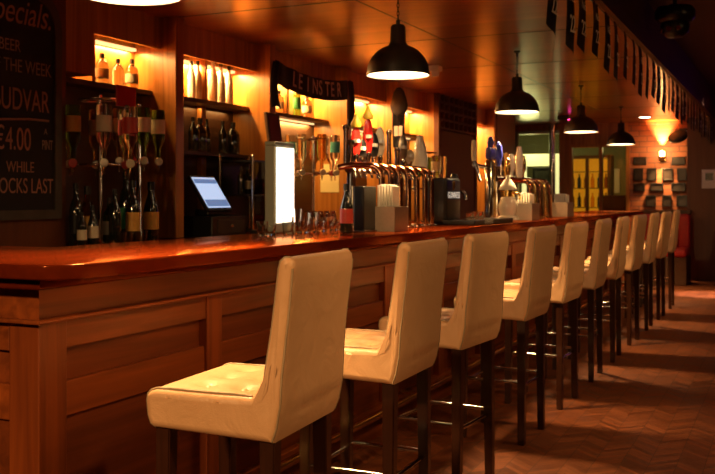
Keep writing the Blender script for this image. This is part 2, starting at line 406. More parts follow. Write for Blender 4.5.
# ------------------------------------------------------------------ back bar units
FT = .09
fins = [5.04, 6.26, U(347, VF), 8.83, 10.03, 12.3]
starts = [U(66, VF)] + [f + FT for f in fins[:-1]]
starts[5] = U(475, VF) + .02
ZS = 1.956
divs = [4.46, 5.67, 6.89, 8.2, 9.5, None]
unit_lab = ['first back bar unit, beside the chalkboard', 'back bar unit behind the cash register', 'back bar unit under the long navy scarf', 'back bar unit behind the red tap badges', 'back bar unit right of the small hanging scarf', 'narrow back bar unit past the dark door']
for i, (a, f) in enumerate(zip(starts, fins)):
    t = thing('back_bar_unit', unit_lab[i] + ', orange brown wood', 'shelving unit', (VB, a, 0), 0, 'built-in back bar units')
    L = f - a
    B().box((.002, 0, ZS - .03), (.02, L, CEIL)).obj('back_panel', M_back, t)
    B().box((.002, 0, .98), (.018, L, ZS - .03)).obj('lower_back_panel', M_shelf, t)  # darker wood than above: shade under the shelf put into the colour
    B().box((.02, L, .98), (VF - VB, L + FT, CEIL), .004).obj('side_panel', M_back, t)
    if i < 5:
        B().box((.02, 0, ZS - .03), (.17, L, ZS)).obj('shelf', M_shelf, t)
        if i == 1: B().box((.02, 0, 1.55), (.2, L, 1.575)).obj('shelf', M_shelf, t)
        if i == 0: B().box((.02, 0, ZS), (.345, U(94, VB + .345) - a, CEIL)).obj('cupboard_front', M_back, t)
        if i >= 2: B().box((.03, .08, ZS - .042), (.05, L - .05, ZS - .03)).obj('light_strip', E_tube, t)
        B().box((.02, divs[i] - a, ZS), (.16, divs[i] - a + .03, CEIL)).obj('shelf_divider', M_back, t)
        if i == 1: B().box((.02, divs[i] - a + .1, .98), (.06, divs[i] - a + .16, ZS - .03)).obj('upright', M_back, t)
    B().box((.22, 0, 2.23), (.24, L, CEIL)).obj('valance', M_back, t)
    B().box((.022, .05, 2.222), (.06, L - .03, 2.24)).obj('light_strip', E_tube, t)
bc = thing('back_counter', 'long dark wood counter under the back bar shelves', 'counter', (VB + .003, 2.6, 0))
B().box((.0, U(66, VF) + .004 - 2.6, .93), (.62, 12.3 - 2.6, .975), .006).obj('worktop', M_top, bc)
B().box((.0, U(66, VF) + .004 - 2.6, .0), (.56, 12.3 - 2.6, .93)).obj('base_cabinet', M_backd, bc)

# ------------------------------------------------------------------ bar
BT = 1.07
bar = thing('bar_counter', 'long panelled wooden bar with polished red brown top', 'bar counter', (-1.95, 2.03, 0))
bl = Vector((-1.95, 2.03, 0))
UE = 12.4
FX = 0.0
# counter top: L shaped outline with a softened near corner
out = [(-1.72, 1.99), (-1.72, UE + .1), (-2.40, UE + .1), (-2.40, 2.55), (-3.64, 2.55), (-3.64, 1.88), (-1.83, 1.88), (-1.775, 1.895), (-1.735, 1.935)]
def slab(poly, z0, z1, bev):
    bm = bmesh.new(); vs = [bm.verts.new((p[0] - bl.x, p[1] - bl.y, z0)) for p in poly]; f = bm.faces.new(vs)
    r = bmesh.ops.extrude_face_region(bm, geom=[f]); 
    bmesh.ops.translate(bm, vec=(0, 0, z1 - z0), verts=[e for e in r['geom'] if isinstance(e, bmesh.types.BMVert)])
    if bev:
        es = [e for e in bm.edges if abs(e.verts[0].co.z - e.verts[1].co.z) < 1e-6]
        bmesh.ops.bevel(bm, geom=es, offset=bev, segments=4, affect='EDGES', profile=.5)
    b = B(); b.bm.free(); b.bm = bm; return b
slab(out, BT - .042, BT, .006).obj('countertop', M_top, bar, 40)
ins = lambda d: [(-1.95 + d, 2.03 - d), (-1.95 + d, UE), (-2.36, UE), (-2.36, 2.5), (-3.62, 2.5), (-3.62, 2.03 - d)]
slab(ins(.10), BT - .075, BT - .042, .008).obj('moulding', M_top, bar, 40)
slab(ins(.012), .90, BT - .075, .0).obj('frieze', M_front, bar)
slab(ins(.035), .888, .90, .004).obj('moulding', M_front, bar, 40)
slab(ins(-.035), .0, .888, .0).obj('carcass', M_recess, bar)
def fb(y0, y1, z0, z1, d0=-.035, d1=0.): return B().box((d0, y0 - bl.y, z0), (d1, y1 - bl.y, z1), .003)
fb(2.06, UE, .80, .888, -.035, -.006).obj('rail', M_front, bar)
fb(2.06, UE, .595, .70, -.035, -.012).obj('rail', M_front, bar)
fb(2.06, UE, .0, .16, -.035, .006).obj('rail', M_front, bar)
y = 2.03
B().box((-.115, 0., 0), (0, .115, .888), .004).obj('stile', M_frontv, bar)
y = 2.877
while y < UE:
    fb(y, y + .1, .0, .888).obj('stile', M_frontv, bar)
    y += .832
# end face
def eb(v0, v1, z0, z1, d0=.035, d1=0.): return B().box((v0 - bl.x, d1, z0), (v1 - bl.x, d0, z1), .003)
eb(-3.6, -2.07, .80, .888, .035, .006).obj('rail', M_front, bar)
eb(-3.6, -2.07, .595, .70, .035, .012).obj('rail', M_front, bar)
eb(-3.6, -2.07, 0, .16, .035, -.006).obj('rail', M_front, bar)
for v in (-2.9, -3.6): eb(v, v + .1, 0, .888).obj('stile', M_frontv, bar)
B().box((-.115, 0., 0), (-.0, .0351, .888), .003)
# foot rail
fr = B().tube([(.10, .1, .17), (.10, UE - 2.1, .17)], .02, 10)
fr.obj('foot_rail', M_brass, bar, 60)
for k in range(9): B().tube([(.0, .35 + k * 1.2, .17), (.10, .35 + k * 1.2, .17)], .012, 8).obj('rail_bracket', M_brass, bar, 60)

# ------------------------------------------------------------------ stools
def upholstery():
    # side profile (a = distance from rear, z)
    key = [(.060, .624), (.045, .66), (.034, .72), (.030, .80), (.020, .90), (.008, 1.00), (.000, 1.07), (.003, 1.088), (.014, 1.098), (.030, 1.097), (.042, 1.087), (.048, 1.068),
           (.058, 1.00), (.072, .90), (.084, .82), (.092, .765), (.102, .747), (.122, .738)]
    seat = [(.122 + (.407 - .122) * k / 18, .738 - .002 * math.sin(k / 18 * 3.14)) for k in range(1, 19)] + [(.424, .733), (.436, .722), (.440, .704), (.436, .665), (.428, .643), (.412, .634)]
    bot = [(.412 - (.412 - .06) * k / 10, .634 - .010 * k / 10) for k in range(1, 10)]
    def dense(p, s=.02):
        o = []
        for a, b in zip(p, p[1:]):
            n = max(1, int(math.dist(a, b) / s))
            for i in range(n): o.append((a[0] + (b[0] - a[0]) * i / n, a[1] + (b[1] - a[1]) * i / n))
        return o + [p[-1]]
    back = dense(key); rest = seat + bot
    prof = back + rest; nb = len(back); n = len(prof)
    cen = []
    W = .42; r = .02
    ws = [0, .15, .4, .7, 1]; offs = [(r * (1 - math.cos(math.pi / 2 * (1 - w))), r * w) for w in (0,)]
    cols = []
    for k in range(5):
        ang = math.pi / 2 * k / 4
        cols.append((-W / 2 + r * (1 - math.sin(ang)), r * (1 - math.cos(ang))))
    ins = [(-W / 2 + r - r * math.cos(math.pi / 2 * k / 4), r * (1 - math.sin(math.pi / 2 * k / 4))) for k in range(5)]
    mid = [(-W / 2 + r + (W - 2 * r) * k / 20, 0) for k in range(1, 20)]
    cols = ins + mid + [(-w, d) for w, d in reversed(ins)]
    # outward normals of the closed profile
    nor = []
    for i in range(n):
        a = Vector(prof[i - 1]); b = Vector(prof[(i + 1) % n]); t = (b - a).normalized(); nor.append(Vector((-t.y, t.x)))
    # orientation check: normal at rear should point to negative a
    sgn = 1 if nor[5].x < 0 else -1
    btn = [(-.11, .19), (0, .19), (.11, .19), (-.11, .30), (0, .30), (.11, .30)]
    def pos(i, w, d):
        p = Vector(prof[i]) - nor[i] * sgn * d
        a, z = p
        wscale = 1.
        if i < nb:      # the back narrows a little at its waist
            f = min(1, max(0, (prof[i][1] - .78) / .32)); wscale = 1 - .035 * math.sin(math.pi * f)
        x = w * wscale
        if nb <= i < nb + 20:
            for bx, ba in btn:
                q = (x - bx) ** 2 + (a - ba) ** 2
                z -= .020 * math.exp(-q / .0007) 
            z += .010 * (1 - (2 * x / W) ** 4) * max(0, math.sin((a - .1) / .33 * 3.14))
        if i < nb and prof[i][0] < .035 and .68 < prof[i][1] < 1.07: a -= .008 * (1 - (2 * w / W) ** 2)
        return Vector((-a, x, z))
    return prof, nb, cols, pos, btn
prof, nb, cols, pos, btn = upholstery()
def make_stool():
    t = thing('bar_stool', 'x', 'bar stool', (0, 0, 0), 0, 'cream bar stools along the bar')
    n = len(prof)
    # whole cover as one grid, split along a line from the inner corner to the lower rear
    bb, sb = bmesh.new(), bmesh.new()
    pts = [[pos(i % n, w, d) for (w, d) in cols] for i in range(n + 1)]
    def fill(bm, rng, cap):
        vs = {}
        def V(i, j):
            k = (i % n, j)
            if k not in vs: vs[k] = bm.verts.new(pts[i % n][j])
            return vs[k]
        for i in rng:
            for j in range(len(cols) - 1): bm.faces.new((V(i, j), V(i, j + 1), V(i + 1, j + 1), V(i + 1, j)))
        for j in (0, len(cols) - 1):
            fs = bm.faces.new([V(i, j) for i in cap]); bmesh.ops.triangulate(bm, faces=[fs])
    fill(bb, range(0, nb - 1), list(range(0, nb)))
    fill(sb, range(nb - 1, n), list(range(nb - 1, n)) + [0])
    for nm, bm in (('backrest', bb), ('seat', sb)):
        b = B(); b.bm.free(); b.bm = bm
        o = b.obj(nm, M_leather, t, 180)
        for p in o.data.polygons:
            if abs(p.normal.y) > .985: p.use_smooth = False
        if nm == 'seat': so = o
        else: bo = o
    W = .42
    for s in (-1, 1):
        # piping along the L shaped side seam
        j = 4 if s < 0 else len(cols) - 5
        line = [pos(i, cols[j][0], 0) + Vector((0, s * .004, 0)) for i in range(next(q for q in range(nb) if prof[q][1] > 1.092), nb - 1)]
        B().tube([p for p in line], .0032, 6).obj('piping', M_piping, bo, 60)
        line = [pos(i, cols[j][0], 0) for i in list(range(nb - 1, nb + 24))]
        B().tube([p + Vector((0, s * .004, .001)) for p in line], .0032, 6).obj('piping', M_piping, so, 60)
        B().tube([pos(i, cols[2 if s < 0 else -3][0], cols[2][1]) + Vector((.0015, s * .001, 0)) for i in range(0, next(q for q in range(nb) if prof[q][1] > 1.085))], .0028, 6).obj('piping', M_piping, bo, 60)
    for bx, ba in btn:
        z = .728
        B().lathe([(0, .007), (.008, .005), (.013, 0), (.0, -.004)], (-ba, bx, z + .002), 12).obj('button', M_leather, so, 60)
    for (a, w, da, dw) in ((.085, -.165, -.004, -.022), (.085, .165, -.004, .006), (.397, -.165, .005, -.008), (.397, .165, .005, .008)):
        b = B(); h0 = .022; h1 = .017
        lo = [(-(a + da) + x * h1, w + dw + y * h1, 0) for x, y in ((-1, -1), (1, -1), (1, 1), (-1, 1))]; hi = [(-a + x * h0, w + y * h0, .645) for x, y in ((-1, -1), (1, -1), (1, 1), (-1, 1))]
        vl = [b.bm.verts.new(p) for p in lo]; vh = [b.bm.verts.new(p) for p in hi]
        b.bm.faces.new(vl); b.bm.faces.new(vh[::-1])
        for i in range(4): b.bm.faces.new((vl[i], vl[(i + 1) % 4], vh[(i + 1) % 4], vh[i]))
        bmesh.ops.bevel(b.bm, geom=[e for e in b.bm.edges], offset=.003, segments=2, affect='EDGES')
        b.obj('leg', M_leg, t)
    zz = .29
    ra, fa, w = .087, .399, .170
    for p, q in (((-ra, -w, zz), (-ra, w, zz)), ((-fa, -w, zz), (-fa, w, zz)), ((-ra, -w, zz + .02), (-fa, -w, zz + .02)), ((-ra, w, zz + .02), (-fa, w, zz + .02))):
        B().tube([p, q], .009, 8).obj('footrest_bar', M_chrome, t, 60)
    return t
VR = -1.14
s_px = [353, 450, 506, 556.5, 588, 613, 631, 646.6, 660.5, 670.6, 681]
st_lab = ['cream leather bar stool nearest the camera, seat side in full view',
          'second cream bar stool from the front, right behind the nearest one',
          'third cream bar stool from the front, in front of the black stout tap',
          'fourth cream bar stool from the front, below the white ceramic tap column',
          'fifth cream bar stool from the front, along the bar',
          'sixth cream bar stool from the front, middle of the row',
          'seventh cream bar stool from the front, or fifth from the far end',
          'cream bar stool fourth from the far end of the row',
          'cream bar stool third from the far end of the row',
          'cream bar stool second from the far end of the row',
          'farthest cream bar stool, last at the end of the bar']
s0 = make_stool()
s_rot = [3.5, 1, -5, -2, -2, 1, 2, -2, 1, -1, 2]
s_out = [.0, .0, .0, .0, 0, .0, .0, .0, 0, .01, .0]
for i, px in enumerate(s_px):
    s = s0 if i == 0 else dup(s0)
    s.location = (VR + s_out[i], U(px, VR) - .205 + (.035 if i == 0 else 0), 0); s.rotation_euler = (0, 0, R(s_rot[i])); s['label'] = st_lab[i]

# ------------------------------------------------------------------ pendant lamps
def make_pendant():
    t = thing('pendant_lamp', 'x', 'pendant lamp', (0, 0, 0), 0, 'black dome pendant lamps over the bar')
    D = .175
    dome = [(D * math.cos(a), D * .93 * math.sin(a)) for a in [R(k * 8) for k in range(0, 10)]]
    pr = [(D + .004, -.012), (D + .004, .0)] + [(r + .001, z + .002) for r, z in dome if r > .045] + [(.045, .175), (.042, .26), (.034, .272), (0, .272)]
    inner = [(D + .004, -.012), (D, -.012)] + [(r - .002, z - .001) for r, z in dome if r > .045] + [(.03, .165), (0, .165)]
    B().lathe(pr, n=40).obj('lamp_shade', M_blackm, t, 50)
    B().lathe(inner, n=40).obj('shade_lining', M_white, t, 60)
    B().lathe([(0, -.006), (.1, -.006), (.168, -.003), (.168, .004), (0, .004)], n=40).obj('diffuser', E_lamp, t, 60)
    c = B(); c.tube([(0, 0, .27), (0, 0, .30)], .012, 8); 
    c.obj('socket_cap', M_blackm, t, 60)
    ch = B(); H = CEIL - 1.955
    k = 0; z = .30
    while z < H - .05:
        a = 0 if k % 2 else 1
        ring = [Vector((.007 * math.cos(q) * (1 - a), .007 * math.cos(q) * a, z + .014 + .016 * math.sin(q))) for q in [2 * math.pi * s / 8 for s in range(9)]]
        ch.tube(ring, .0022, 5, caps=False); z += .023; k += 1
    ch.obj('chain', M_blackm, t)
    B().lathe([(0, H), (.028, H), (.028, H - .012), (.01, H - .02), (.008, H - .05), (0, H - .05)], n=14).obj('ceiling_hook', M_blackm, t, 50)
    return t
lamps = [(130, 'black dome pendant lamp at the top left, mostly above the picture edge'), (398, 'large black dome pendant lamp hanging over the curved copper taps'), (517, 'black dome pendant lamp over the white ceramic tap column'),
         (581, 'black dome pendant lamp second from the far end'), (621, 'farthest and smallest black dome pendant lamp, by the brick wall')]
p0 = make_pendant()
for i, (px, lab) in enumerate(lamps):
    p = p0 if i == 0 else dup(p0)
    p.location = (-2.0, U(px, -2.0), 1.945 if i else 1.938); p['label'] = lab
LAMPS = [(-2.0, U(px, -2.0)) for px, lab in lamps]

# ------------------------------------------------------------------ bottles
BP = {'round': [(0, 0), (.036, 0), (.038, .01), (.038, .16), (.034, .185), (.015, .215), (.013, .27), (0, .27)],
      'squat': [(0, 0), (.044, 0), (.047, .012), (.047, .12), (.04, .15), (.016, .175), (.015, .215), (0, .215)],
      'tall': [(0, 0), (.033, 0), (.035, .01), (.035, .18), (.026, .22), (.0135, .25), (.0125, .315), (0, .315)],
      'beer': [(0, 0), (.029, 0), (.031, .008), (.031, .125), (.02, .165), (.0125, .19), (.0125, .235), (0, .235)]}
BM = {}
def bottle(kind, glassm, labm, capm, loc, h, label, group, invert=False, lab_frac=(.2, .5), parent_name='bottle'):
    pr = BP[kind]; H = pr[-1][1]; s = h / H
    t = thing(parent_name, label, 'bottle', Vector(loc) + Vector((0, 0, .0015)), random.random() * 6, group)
    if invert: t.rotation_euler = (math.pi, 0, random.random() * 6); t.location = Vector(loc) + Vector((0, 0, h))
    t.scale = (s, s, s)
    def get(key, fn):
        if key not in BM: BM[key] = fn()
        o = bpy.data.objects.new(key[0], BM[key]); COL.objects.link(o); o.parent = t; return o
    get(('glass_body', kind, glassm.name), lambda: B().lathe(pr, n=20).mesh('glass_body', glassm, 40))
    z0, z1 = H * lab_frac[0], H * lab_frac[1]; rr = max(r for r, z in pr) + .0012
    if labm: get(('paper_label', kind, labm.name), lambda: B().lathe([(rr - .001, z0), (rr, z0), (rr, z1), (rr - .001, z1)], n=20).mesh('paper_label', labm, 40))
    nr = pr[-2][0] + .0025
    if capm: get(('cap', kind, capm.name), lambda: B().lathe([(nr, H - .03), (nr, H + .004), (0, H + .005)], n=14).mesh('cap', capm, 40))
    return t
ORD = ['leftmost', 'second', 'third', 'fourth', 'fifth', 'sixth', 'seventh', 'eighth', 'ninth', 'tenth']
def place(px, yb, v, zb=None):
    return Vector((v, U(px, v), Z(px, yb, v) if zb is None else zb))
def hpx(px, v, dy): return dy * DEP(U(px, v), v) / F
# top shelf, first unit
for i, (px, k, g, l, c, dy) in enumerate([(102, 'squat', G_clear, M_cream, M_black, 30), (118, 'squat', G_clear, None, M_black, 27), (132, 'squat', G_clear, M_cream, M_black, 29)]):
    bottle(k, g, l, c, place(px, 0, -3.9, ZS), hpx(px, -3.9, dy), '%s clear spirit bottle on the top shelf near the chalkboard' % ORD[i].replace('third', 'rightmost'), 'clear bottles on the shelf near the chalkboard')
# top shelf, second unit: tall frosted bottles
for i, (px, k, dy) in enumerate([(191.5, 'tall', 37), (197.6, 'tall', 38), (213, 'tall', 44), (221, 'tall', 40), (229, 'tall', 38)]):
    bottle(k, G_frost, [None, M_cream][i % 2], M_black, place(px, 0, -3.9, ZS), hpx(px, -3.9, dy), '%s pale bottle in the bright niche above the cash register' % ORD[i].replace('fifth', 'rightmost'), 'pale bottles in the niche above the register')
# third unit
for i, (px, k, g, l, dy, lab) in enumerate([(279, 'squat', G_clear, M_cream, 22, 'clear bottle left of the shelf divider under the scarf'), (297, 'tall', G_green, M_green, 36, 'tall green glass bottle under the navy scarf'), (307, 'squat', G_clear, M_cream, 23, 'clear squat bottle right of the green bottle under the scarf')]):
    bottle(k, g, l, M_black, place(px, 0, -3.9, ZS), hpx(px, -3.9, dy), lab, 'bottles on the shelf under the navy scarf')
# dim bottles standing on the counter by the chalkboard
cl = [(76, 'tall', G_dark, M_black, 62), (82, 'round', G_dark, M_cream, 34), (87.5, 'beer', G_amber, M_gold, 58), (93, 'beer', G_dark, M_cream, 40), (109.5, 'round', G_green, M_cream, 45), (115, 'tall', G_dark, None, 55), (126, 'tall', G_dark, M_green, 70), (133, 'tall', G_dark, M_gold, 62), (151, 'beer', G_dark, M_gold, 58)]
nm = ['tall dark bottle at the far left of the counter near the chalkboard', 'dark bottle with a cream label by the chrome pole', 'slim amber bottle with orange label left of the chrome pole', 'small dark bottle with a cream label against the chrome pole', 'green bottle with a cream label right of the chrome pole', 'unlabelled dark bottle right of the chrome pole', 'dark bottle with green label in the shadowed back bar', 'tall dark bottle with amber label in the shadowed back bar', 'brown bottle with yellow label standing alone near the pillar']
for q, ((px, k, g, l, dy), lab) in enumerate(zip(cl, nm)):
    v = -3.51 - .09 * ((q + 1) % 2) - .02 * random.random()
    bottle(k, g, l, M_black, place(px, 0, v, .9755), hpx(px, v, dy), lab, 'bottles standing on the counter by the chalkboard')
for i, px in enumerate((122, 128, 137, 143)):
    g = B().lathe([(0, 0), (.022, 0), (.028, .075), (.026, .075), (.02, .008), (0, .008)], (-3.435, U(px, -3.435), .976), 14).obj('shot_glass', G_clear, None, 40)
    tag(g, '%s small glass on the counter before the shadowed bottles' % ['leftmost', 'second', 'third', 'rightmost'][i], 'glass', 'small glasses on the dark counter')
# lower shelf, dark bottles in the second unit
for i, px in enumerate((193, 200, 207, 223, 233)):
    v = -3.87
    bottle(['round', 'squat', 'tall', 'round', 'squat'][i], G_dark, None, M_black, place(px, 0, v, 1.575), .24, '%s dark bottle on the middle shelf above the register' % ORD[i].replace('fifth', 'rightmost'), 'dark bottles on the middle shelf')

# ------------------------------------------------------------------ optics carousels (inverted bottles)
def carousel(px, v, z_top, z_mid, r, n, labels, name_label, bottles, group, polez=.9755, rz=0, bh=.30):
    c = place(px, 0, v, polez)
    t = thing('optic_stand', name_label, 'optic stand', c, rz)
    B().lathe([(0, .001), (.035, .001), (.035, .012), (.02, .02), (.014, .03), (.014, z_top - polez), (0, z_top - polez)], n=20).obj('pole', M_chrome, t, 40)
    for z in (z_mid - polez - .03, z_top - polez - .03):
        ring = [(r * math.cos(q), r * math.sin(q), z) for q in [2 * math.pi * k / 24 for k in range(25)]]
        b = B().tube(ring, .007, 6, caps=False)
        for k in range(n):
            q = 2 * math.pi * k / n; b.tube([(0, 0, z), (r * math.cos(q), r * math.sin(q), z)], .005, 6)
        b.obj('support_ring', M_chrome, t, 60)
    for k in range(n):
        q = 2 * math.pi * k / n + rz; w = Vector((c.x + (r + .062) * math.cos(q), c.y + (r + .062) * math.sin(q), z_mid))
        kind, g, l = bottles[k % len(bottles)]
        o = bottle(kind, g, l, None, w, bh, labels % (k + 1) if '%' in labels else labels, group, True, parent_name='inverted_bottle')
        lw = Vector(((r + .062) * math.cos(2 * math.pi * k / n), (r + .062) * math.sin(2 * math.pi * k / n), z_mid - polez))
        B().lathe([(0, -.006), (.022, -.006), (.026, -.02), (.02, -.04), (.007, -.055), (.006, -.09), (0, -.09)], lw, 12).obj('measure', G_clear, t, 40)
        B().lathe([(0, -.008), (.022, -.007), (.026, 0), (.022, .008), (0, .010)], (0, 0, 0), 14, Matrix.Translation(lw + Matrix.Rotation(-rz - R(50), 3, 'Z') @ Vector((.042, 0, -.025))) @ Matrix.Rotation(-rz - R(50), 4, 'Z') @ Matrix.Rotation(R(90), 4, 'Y')).obj('badge', [M_cream, M_redlab, M_steel][k % 3], t, 40)
    return t
z1m = Z(100, 160, -3.62)
carousel(100, -3.60, Z(100, 95, -3.6), z1m, .12, 6, 'upturned spirit bottle on the chrome optic stand by the chalkboard', 'chrome optic stand of upturned bottles beside the chalkboard',
         [('round', G_clear, M_redlab), ('round', G_clear, M_pinklab), ('round', G_amber, M_cream), ('round', G_clear, M_redlab), ('round', G_green, M_gold), ('round', G_clear, M_cream)], 'upturned bottles on the optic stand by the chalkboard', rz=.3)
carousel(139, -3.70, Z(143, 105, -3.72), Z(143, 158, -3.72), .06, 4, 'upturned bottle on the second optic stand near the pillar', 'second optic stand of upturned bottles near the pillar',
         [('round', G_green, M_cream), ('round', G_amber, M_gold), ('round', G_clear, M_cream)], 'upturned bottles near the pillar', rz=.9)
carousel(313, -3.64, Z(313, 136, -3.64), Z(313, 170, -3.64), .13, 7, 'upturned bottle on the bright optic stand beside the lightbox', 'optic stand of upturned bottles right of the white lightbox',
         [('round', G_clear, M_teal), ('round', G_clear, None), ('round', G_amber, None), ('round', G_clear, M_cream)], 'upturned bottles beside the lightbox', rz=.2, bh=.29)
carousel(424, -3.6, Z(424, 150, -3.6), Z(424, 186, -3.6), .14, 6, 'upturned bottle on the optic stand behind the copper taps', 'optic stand of upturned bottles behind the copper taps',
         [('round', G_clear, None), ('round', G_green, None), ('round', G_clear, M_cream)], 'upturned bottles behind the copper taps', rz=.5, bh=.32)
t = thing('red_sign', 'small red sign on top of the optic stand by the chalkboard', 'sign', P(126, 107, -3.45)); 
B().box((-.006, -.085, 0), (.006, .085, .12), .003).obj('sign_board', M_red, t); B().box((-.01, -.02, -.02), (.01, .02, .01)).obj('clip', M_chrome, t)

# ------------------------------------------------------------------ chalkboard
vb = VF + .03
t = thing('chalkboard', 'tall chalkboard with pink chalk writing at the left edge', 'chalkboard', (VF, 2.9, 0))
uR, uL = U(62, vb), 2.55
zb, zt = Z(50, 219, vb), 2.36
def arch(u0, u1, z0, z1, rad):
    return [(u0, z0), (u1, z0)] + [(u1 - rad + rad * math.cos(R(a)), z1 - rad + rad * math.sin(R(a))) for a in range(0, 91, 15)] + [(u0 + rad + rad * math.cos(R(a)), z1 - rad + rad * math.sin(R(a))) for a in range(90, 181, 15)]
o1 = arch(uL - 2.9, uR - 2.9, zb, zt, .2); i1 = arch(uL - 2.9 + .05, uR - 2.9 - .05, zb + .05, zt - .05, .16)
bm = B(); n = len(o1)
for x0, x1 in ((.004, .03),):
    A = [[bm.bm.verts.new((x, p[0], p[1])) for p in q] for q, x in ((o1, x0), (o1, x1), (i1, x1), (i1, x0))]
    for a, b2 in zip(A, A[1:] + A[:1]):
        for i in range(n): bm.bm.faces.new((a[i], a[(i + 1) % n], b2[(i + 1) % n], b2[i]))
bm.obj('frame', M_frameold, t)
B().prism(arch(uL - 2.9 + .045, uR - 2.9 - .045, zb + .045, zt - .045, .16), 0, .004, .016).obj('slate', M_slate, t)
def chalk(body, px_r, py, hpx_, mat, sq=.8, shear=0., sp=1.):
    u = U(px_r, vb); z = Z(px_r, py, vb); s = hpx_ * DEP(u, vb) / F / .72
    return text('chalk_lettering', body, s, mat, t, (.018, u - 2.9, z), TX, shear, .0008, 'RIGHT', sp, sq)
chalk('Specials.', 53, 20, 25, M_chalk, .75, .3)
chalk('BEER', 22.5, 47, 12, M_chalkw, .8); chalk('OF THE WEEK', 53, 72, 13, M_chalkw, .72)
chalk('BUDVAR', 51, 104, 22, M_chalk, .62); chalk('\u20ac4.00', 33, 141, 23, M_chalk, .62); chalk('A', 49, 132, 6, M_chalkw, .8); chalk('PINT', 54.5, 146, 10, M_chalkw, .5)
chalk('WHILE', 36, 168, 11, M_chalk, .8); chalk('STOCKS LAST', 55, 187, 15, M_chalk, .66)
B().tube([(.019, U(0, vb) - 2.9, Z(0, 119, vb)), (.019, U(30, vb) - 2.9, Z(30, 119, vb)), (.019, U(50, vb) - 2.9, Z(50, 121, vb))], .007, 6).obj('chalk_stroke', M_chalk, t)
pn = thing('pen', 'black pen lying on the left end of the bar top', 'pen', (-2.62, 2.40, BT + .007), R(-62))
B().tube([(-.07, 0, 0), (.045, 0, 0)], .0065, 8).obj('barrel', M_black, pn, 60); B().tube([(.045, 0, 0), (.07, 0, 0)], .0075, 8).obj('pen_cap', M_steel, pn, 60)

# ------------------------------------------------------------------ till
t = thing('cash_register', 'black touch screen cash register with glowing blue screen', 'cash register', (-3.72, U(208, -3.72), .975))
B().box((-.17, -.20, 0), (.17, .24, .145), .008).obj('cash_drawer', M_black, t)
B().box((.1701, -.14, .02), (.176, .19, .12), .004).obj('drawer_front', M_blackm, t)
B().lathe([(0, 0), (.012, 0), (.012, .008), (0, .01)], (0, 0, 0), 12, Matrix.Translation((.176, .03, .075)) @ Matrix.Rotation(R(90), 4, 'Y')).obj('lock', M_chrome, t, 40)
B().box((-.06, -.08, .145), (.06, .12, .19), .01).obj('stand', M_black, t)
sm = Matrix.Translation((.08, -.04, .30)) @ Matrix.Rotation(R(-34), 4, 'Y')
B().box((-.02, -.20, -.145), (.01, .10, .145), .008, mat=sm).obj('screen_housing', M_black, t)
B().box((.0102, -.19, -.125), (.0125, .085, .125), mat=sm).obj('screen', E_screen, t)
B().box((.0126, -.185, -.115), (.0134, .08, -.06), mat=sm).obj('key_row', emis('screen blue', (.2, .35, .7), .5), t)
B().box((.0126, -.185, .075), (.0134, .08, .11), mat=sm).obj('key_row', MATS['screen blue'], t)
t = thing('card_terminal', 'small black card terminal right of the cash register', 'card terminal', (-3.455, 5.735, .976))
B().box((-.05, -.026, 0), (.05, .026, .035), .008).obj('body', M_black, t); B().box((-.04, -.025, .0352), (-.0, .025, .04)).obj('display', M_steel, t)
t = thing('receipt_pad', 'pale paper pad propped behind the cash register', 'paper', (-3.93, U(226, -3.93), .975))
B().box((-.01, -.1, 0), (.01, .1, .4), .002).obj('sheet', plain('brown card', (.35, .24, .14), .1, 9, rough=.7), t)
# glass display rack
t = thing('glass_rack', 'dark glass display case with chrome corner posts', 'display case', (-3.66, U(252, -3.66) - .02, .976))
for a in (-.14, .14):
    for b2 in (-.2, .2): B().tube([(a, b2, 0), (a, b2, .56)], .01, 8).lathe([(0, 0), (.014, .006), (.012, .02), (0, .026)], (a, b2, .56), 10).obj('post', M_chrome, t, 60)
for z in (.02, .28, .53): B().box((-.14, -.2, z), (.14, .2, z + .012)).obj('shelf', M_black, t)
B().box((.132, -.19, .03), (.136, .19, .53)).obj('glass_front', pane_glass('smoked glass', (.35, .3, .27)), t); B().box((-.14, -.2, .03), (-.135, .2, .53)).obj('back_panel', M_black, t)
for i in range(4):
    o = bottle('round', G_dark, M_cream if i % 2 else None, M_black, (-3.66, U(252, -3.66) - .15 + i * .085, .976 + .2925), .2, 'small dark bottle inside the glass display case', 'bottles in the display case')

# ------------------------------------------------------------------ lightbox and items near it
vL = -2.32
t = thing('lightbox', 'upright white illuminated lightbox on the bar', 'lightbox', (vL, U(275, vL), BT))
hL = Z(275, 145, vL) - BT
B().box((-.06, 0, 0), (0, .20, hL), .006).box((-.06, 0, hL), (.0, .20, hL + .02), .004).obj('housing', plain('grey green metal', (.33, .36, .30), .1, 12, rough=.4, metal=.4), t)
B().box((.0005, .012, .05), (.004, .188, hL - .01)).obj('lit_face', E_box, t)
t = thing('picture_frame', 'dark framed picture leaning above the lightbox', 'picture', P(278, 151, -3.55), 0)
B().box((-.03, -.1, 0), (-.005, .1, .30), .006).obj('frame', M_shelf, t); B().box((-.0048, -.075, .03), (-.002, .075, .27)).obj('print', M_maroon, t)
t.rotation_euler = (0, R(-8), 0)
# reed of papers
t = thing('paper_notice', 'narrow white price list pinned to the wood panel', 'notice', (VF, U(340, VF) , 0))
f3 = fins[2]
t.location = (-3.80, f3 - .003, Z(330, 178, -3.80))
B().box((-.13, -.002, -.13), (.06, .002, .13)).obj('sheet', M_ypaper, t); t['label'] = 'yellow notice on the wood panel behind the glasses'
t = thing('paper_list', 'narrow white list hanging on the panel edge by the red tap badges', 'notice', (VF + .002, f3 + .045, Z(341, 137, VF)))  # paper list pinned to the panel edge
B().box((0, -.04, -.17), (.003, .04, .17)).obj('sheet', M_paper, t)
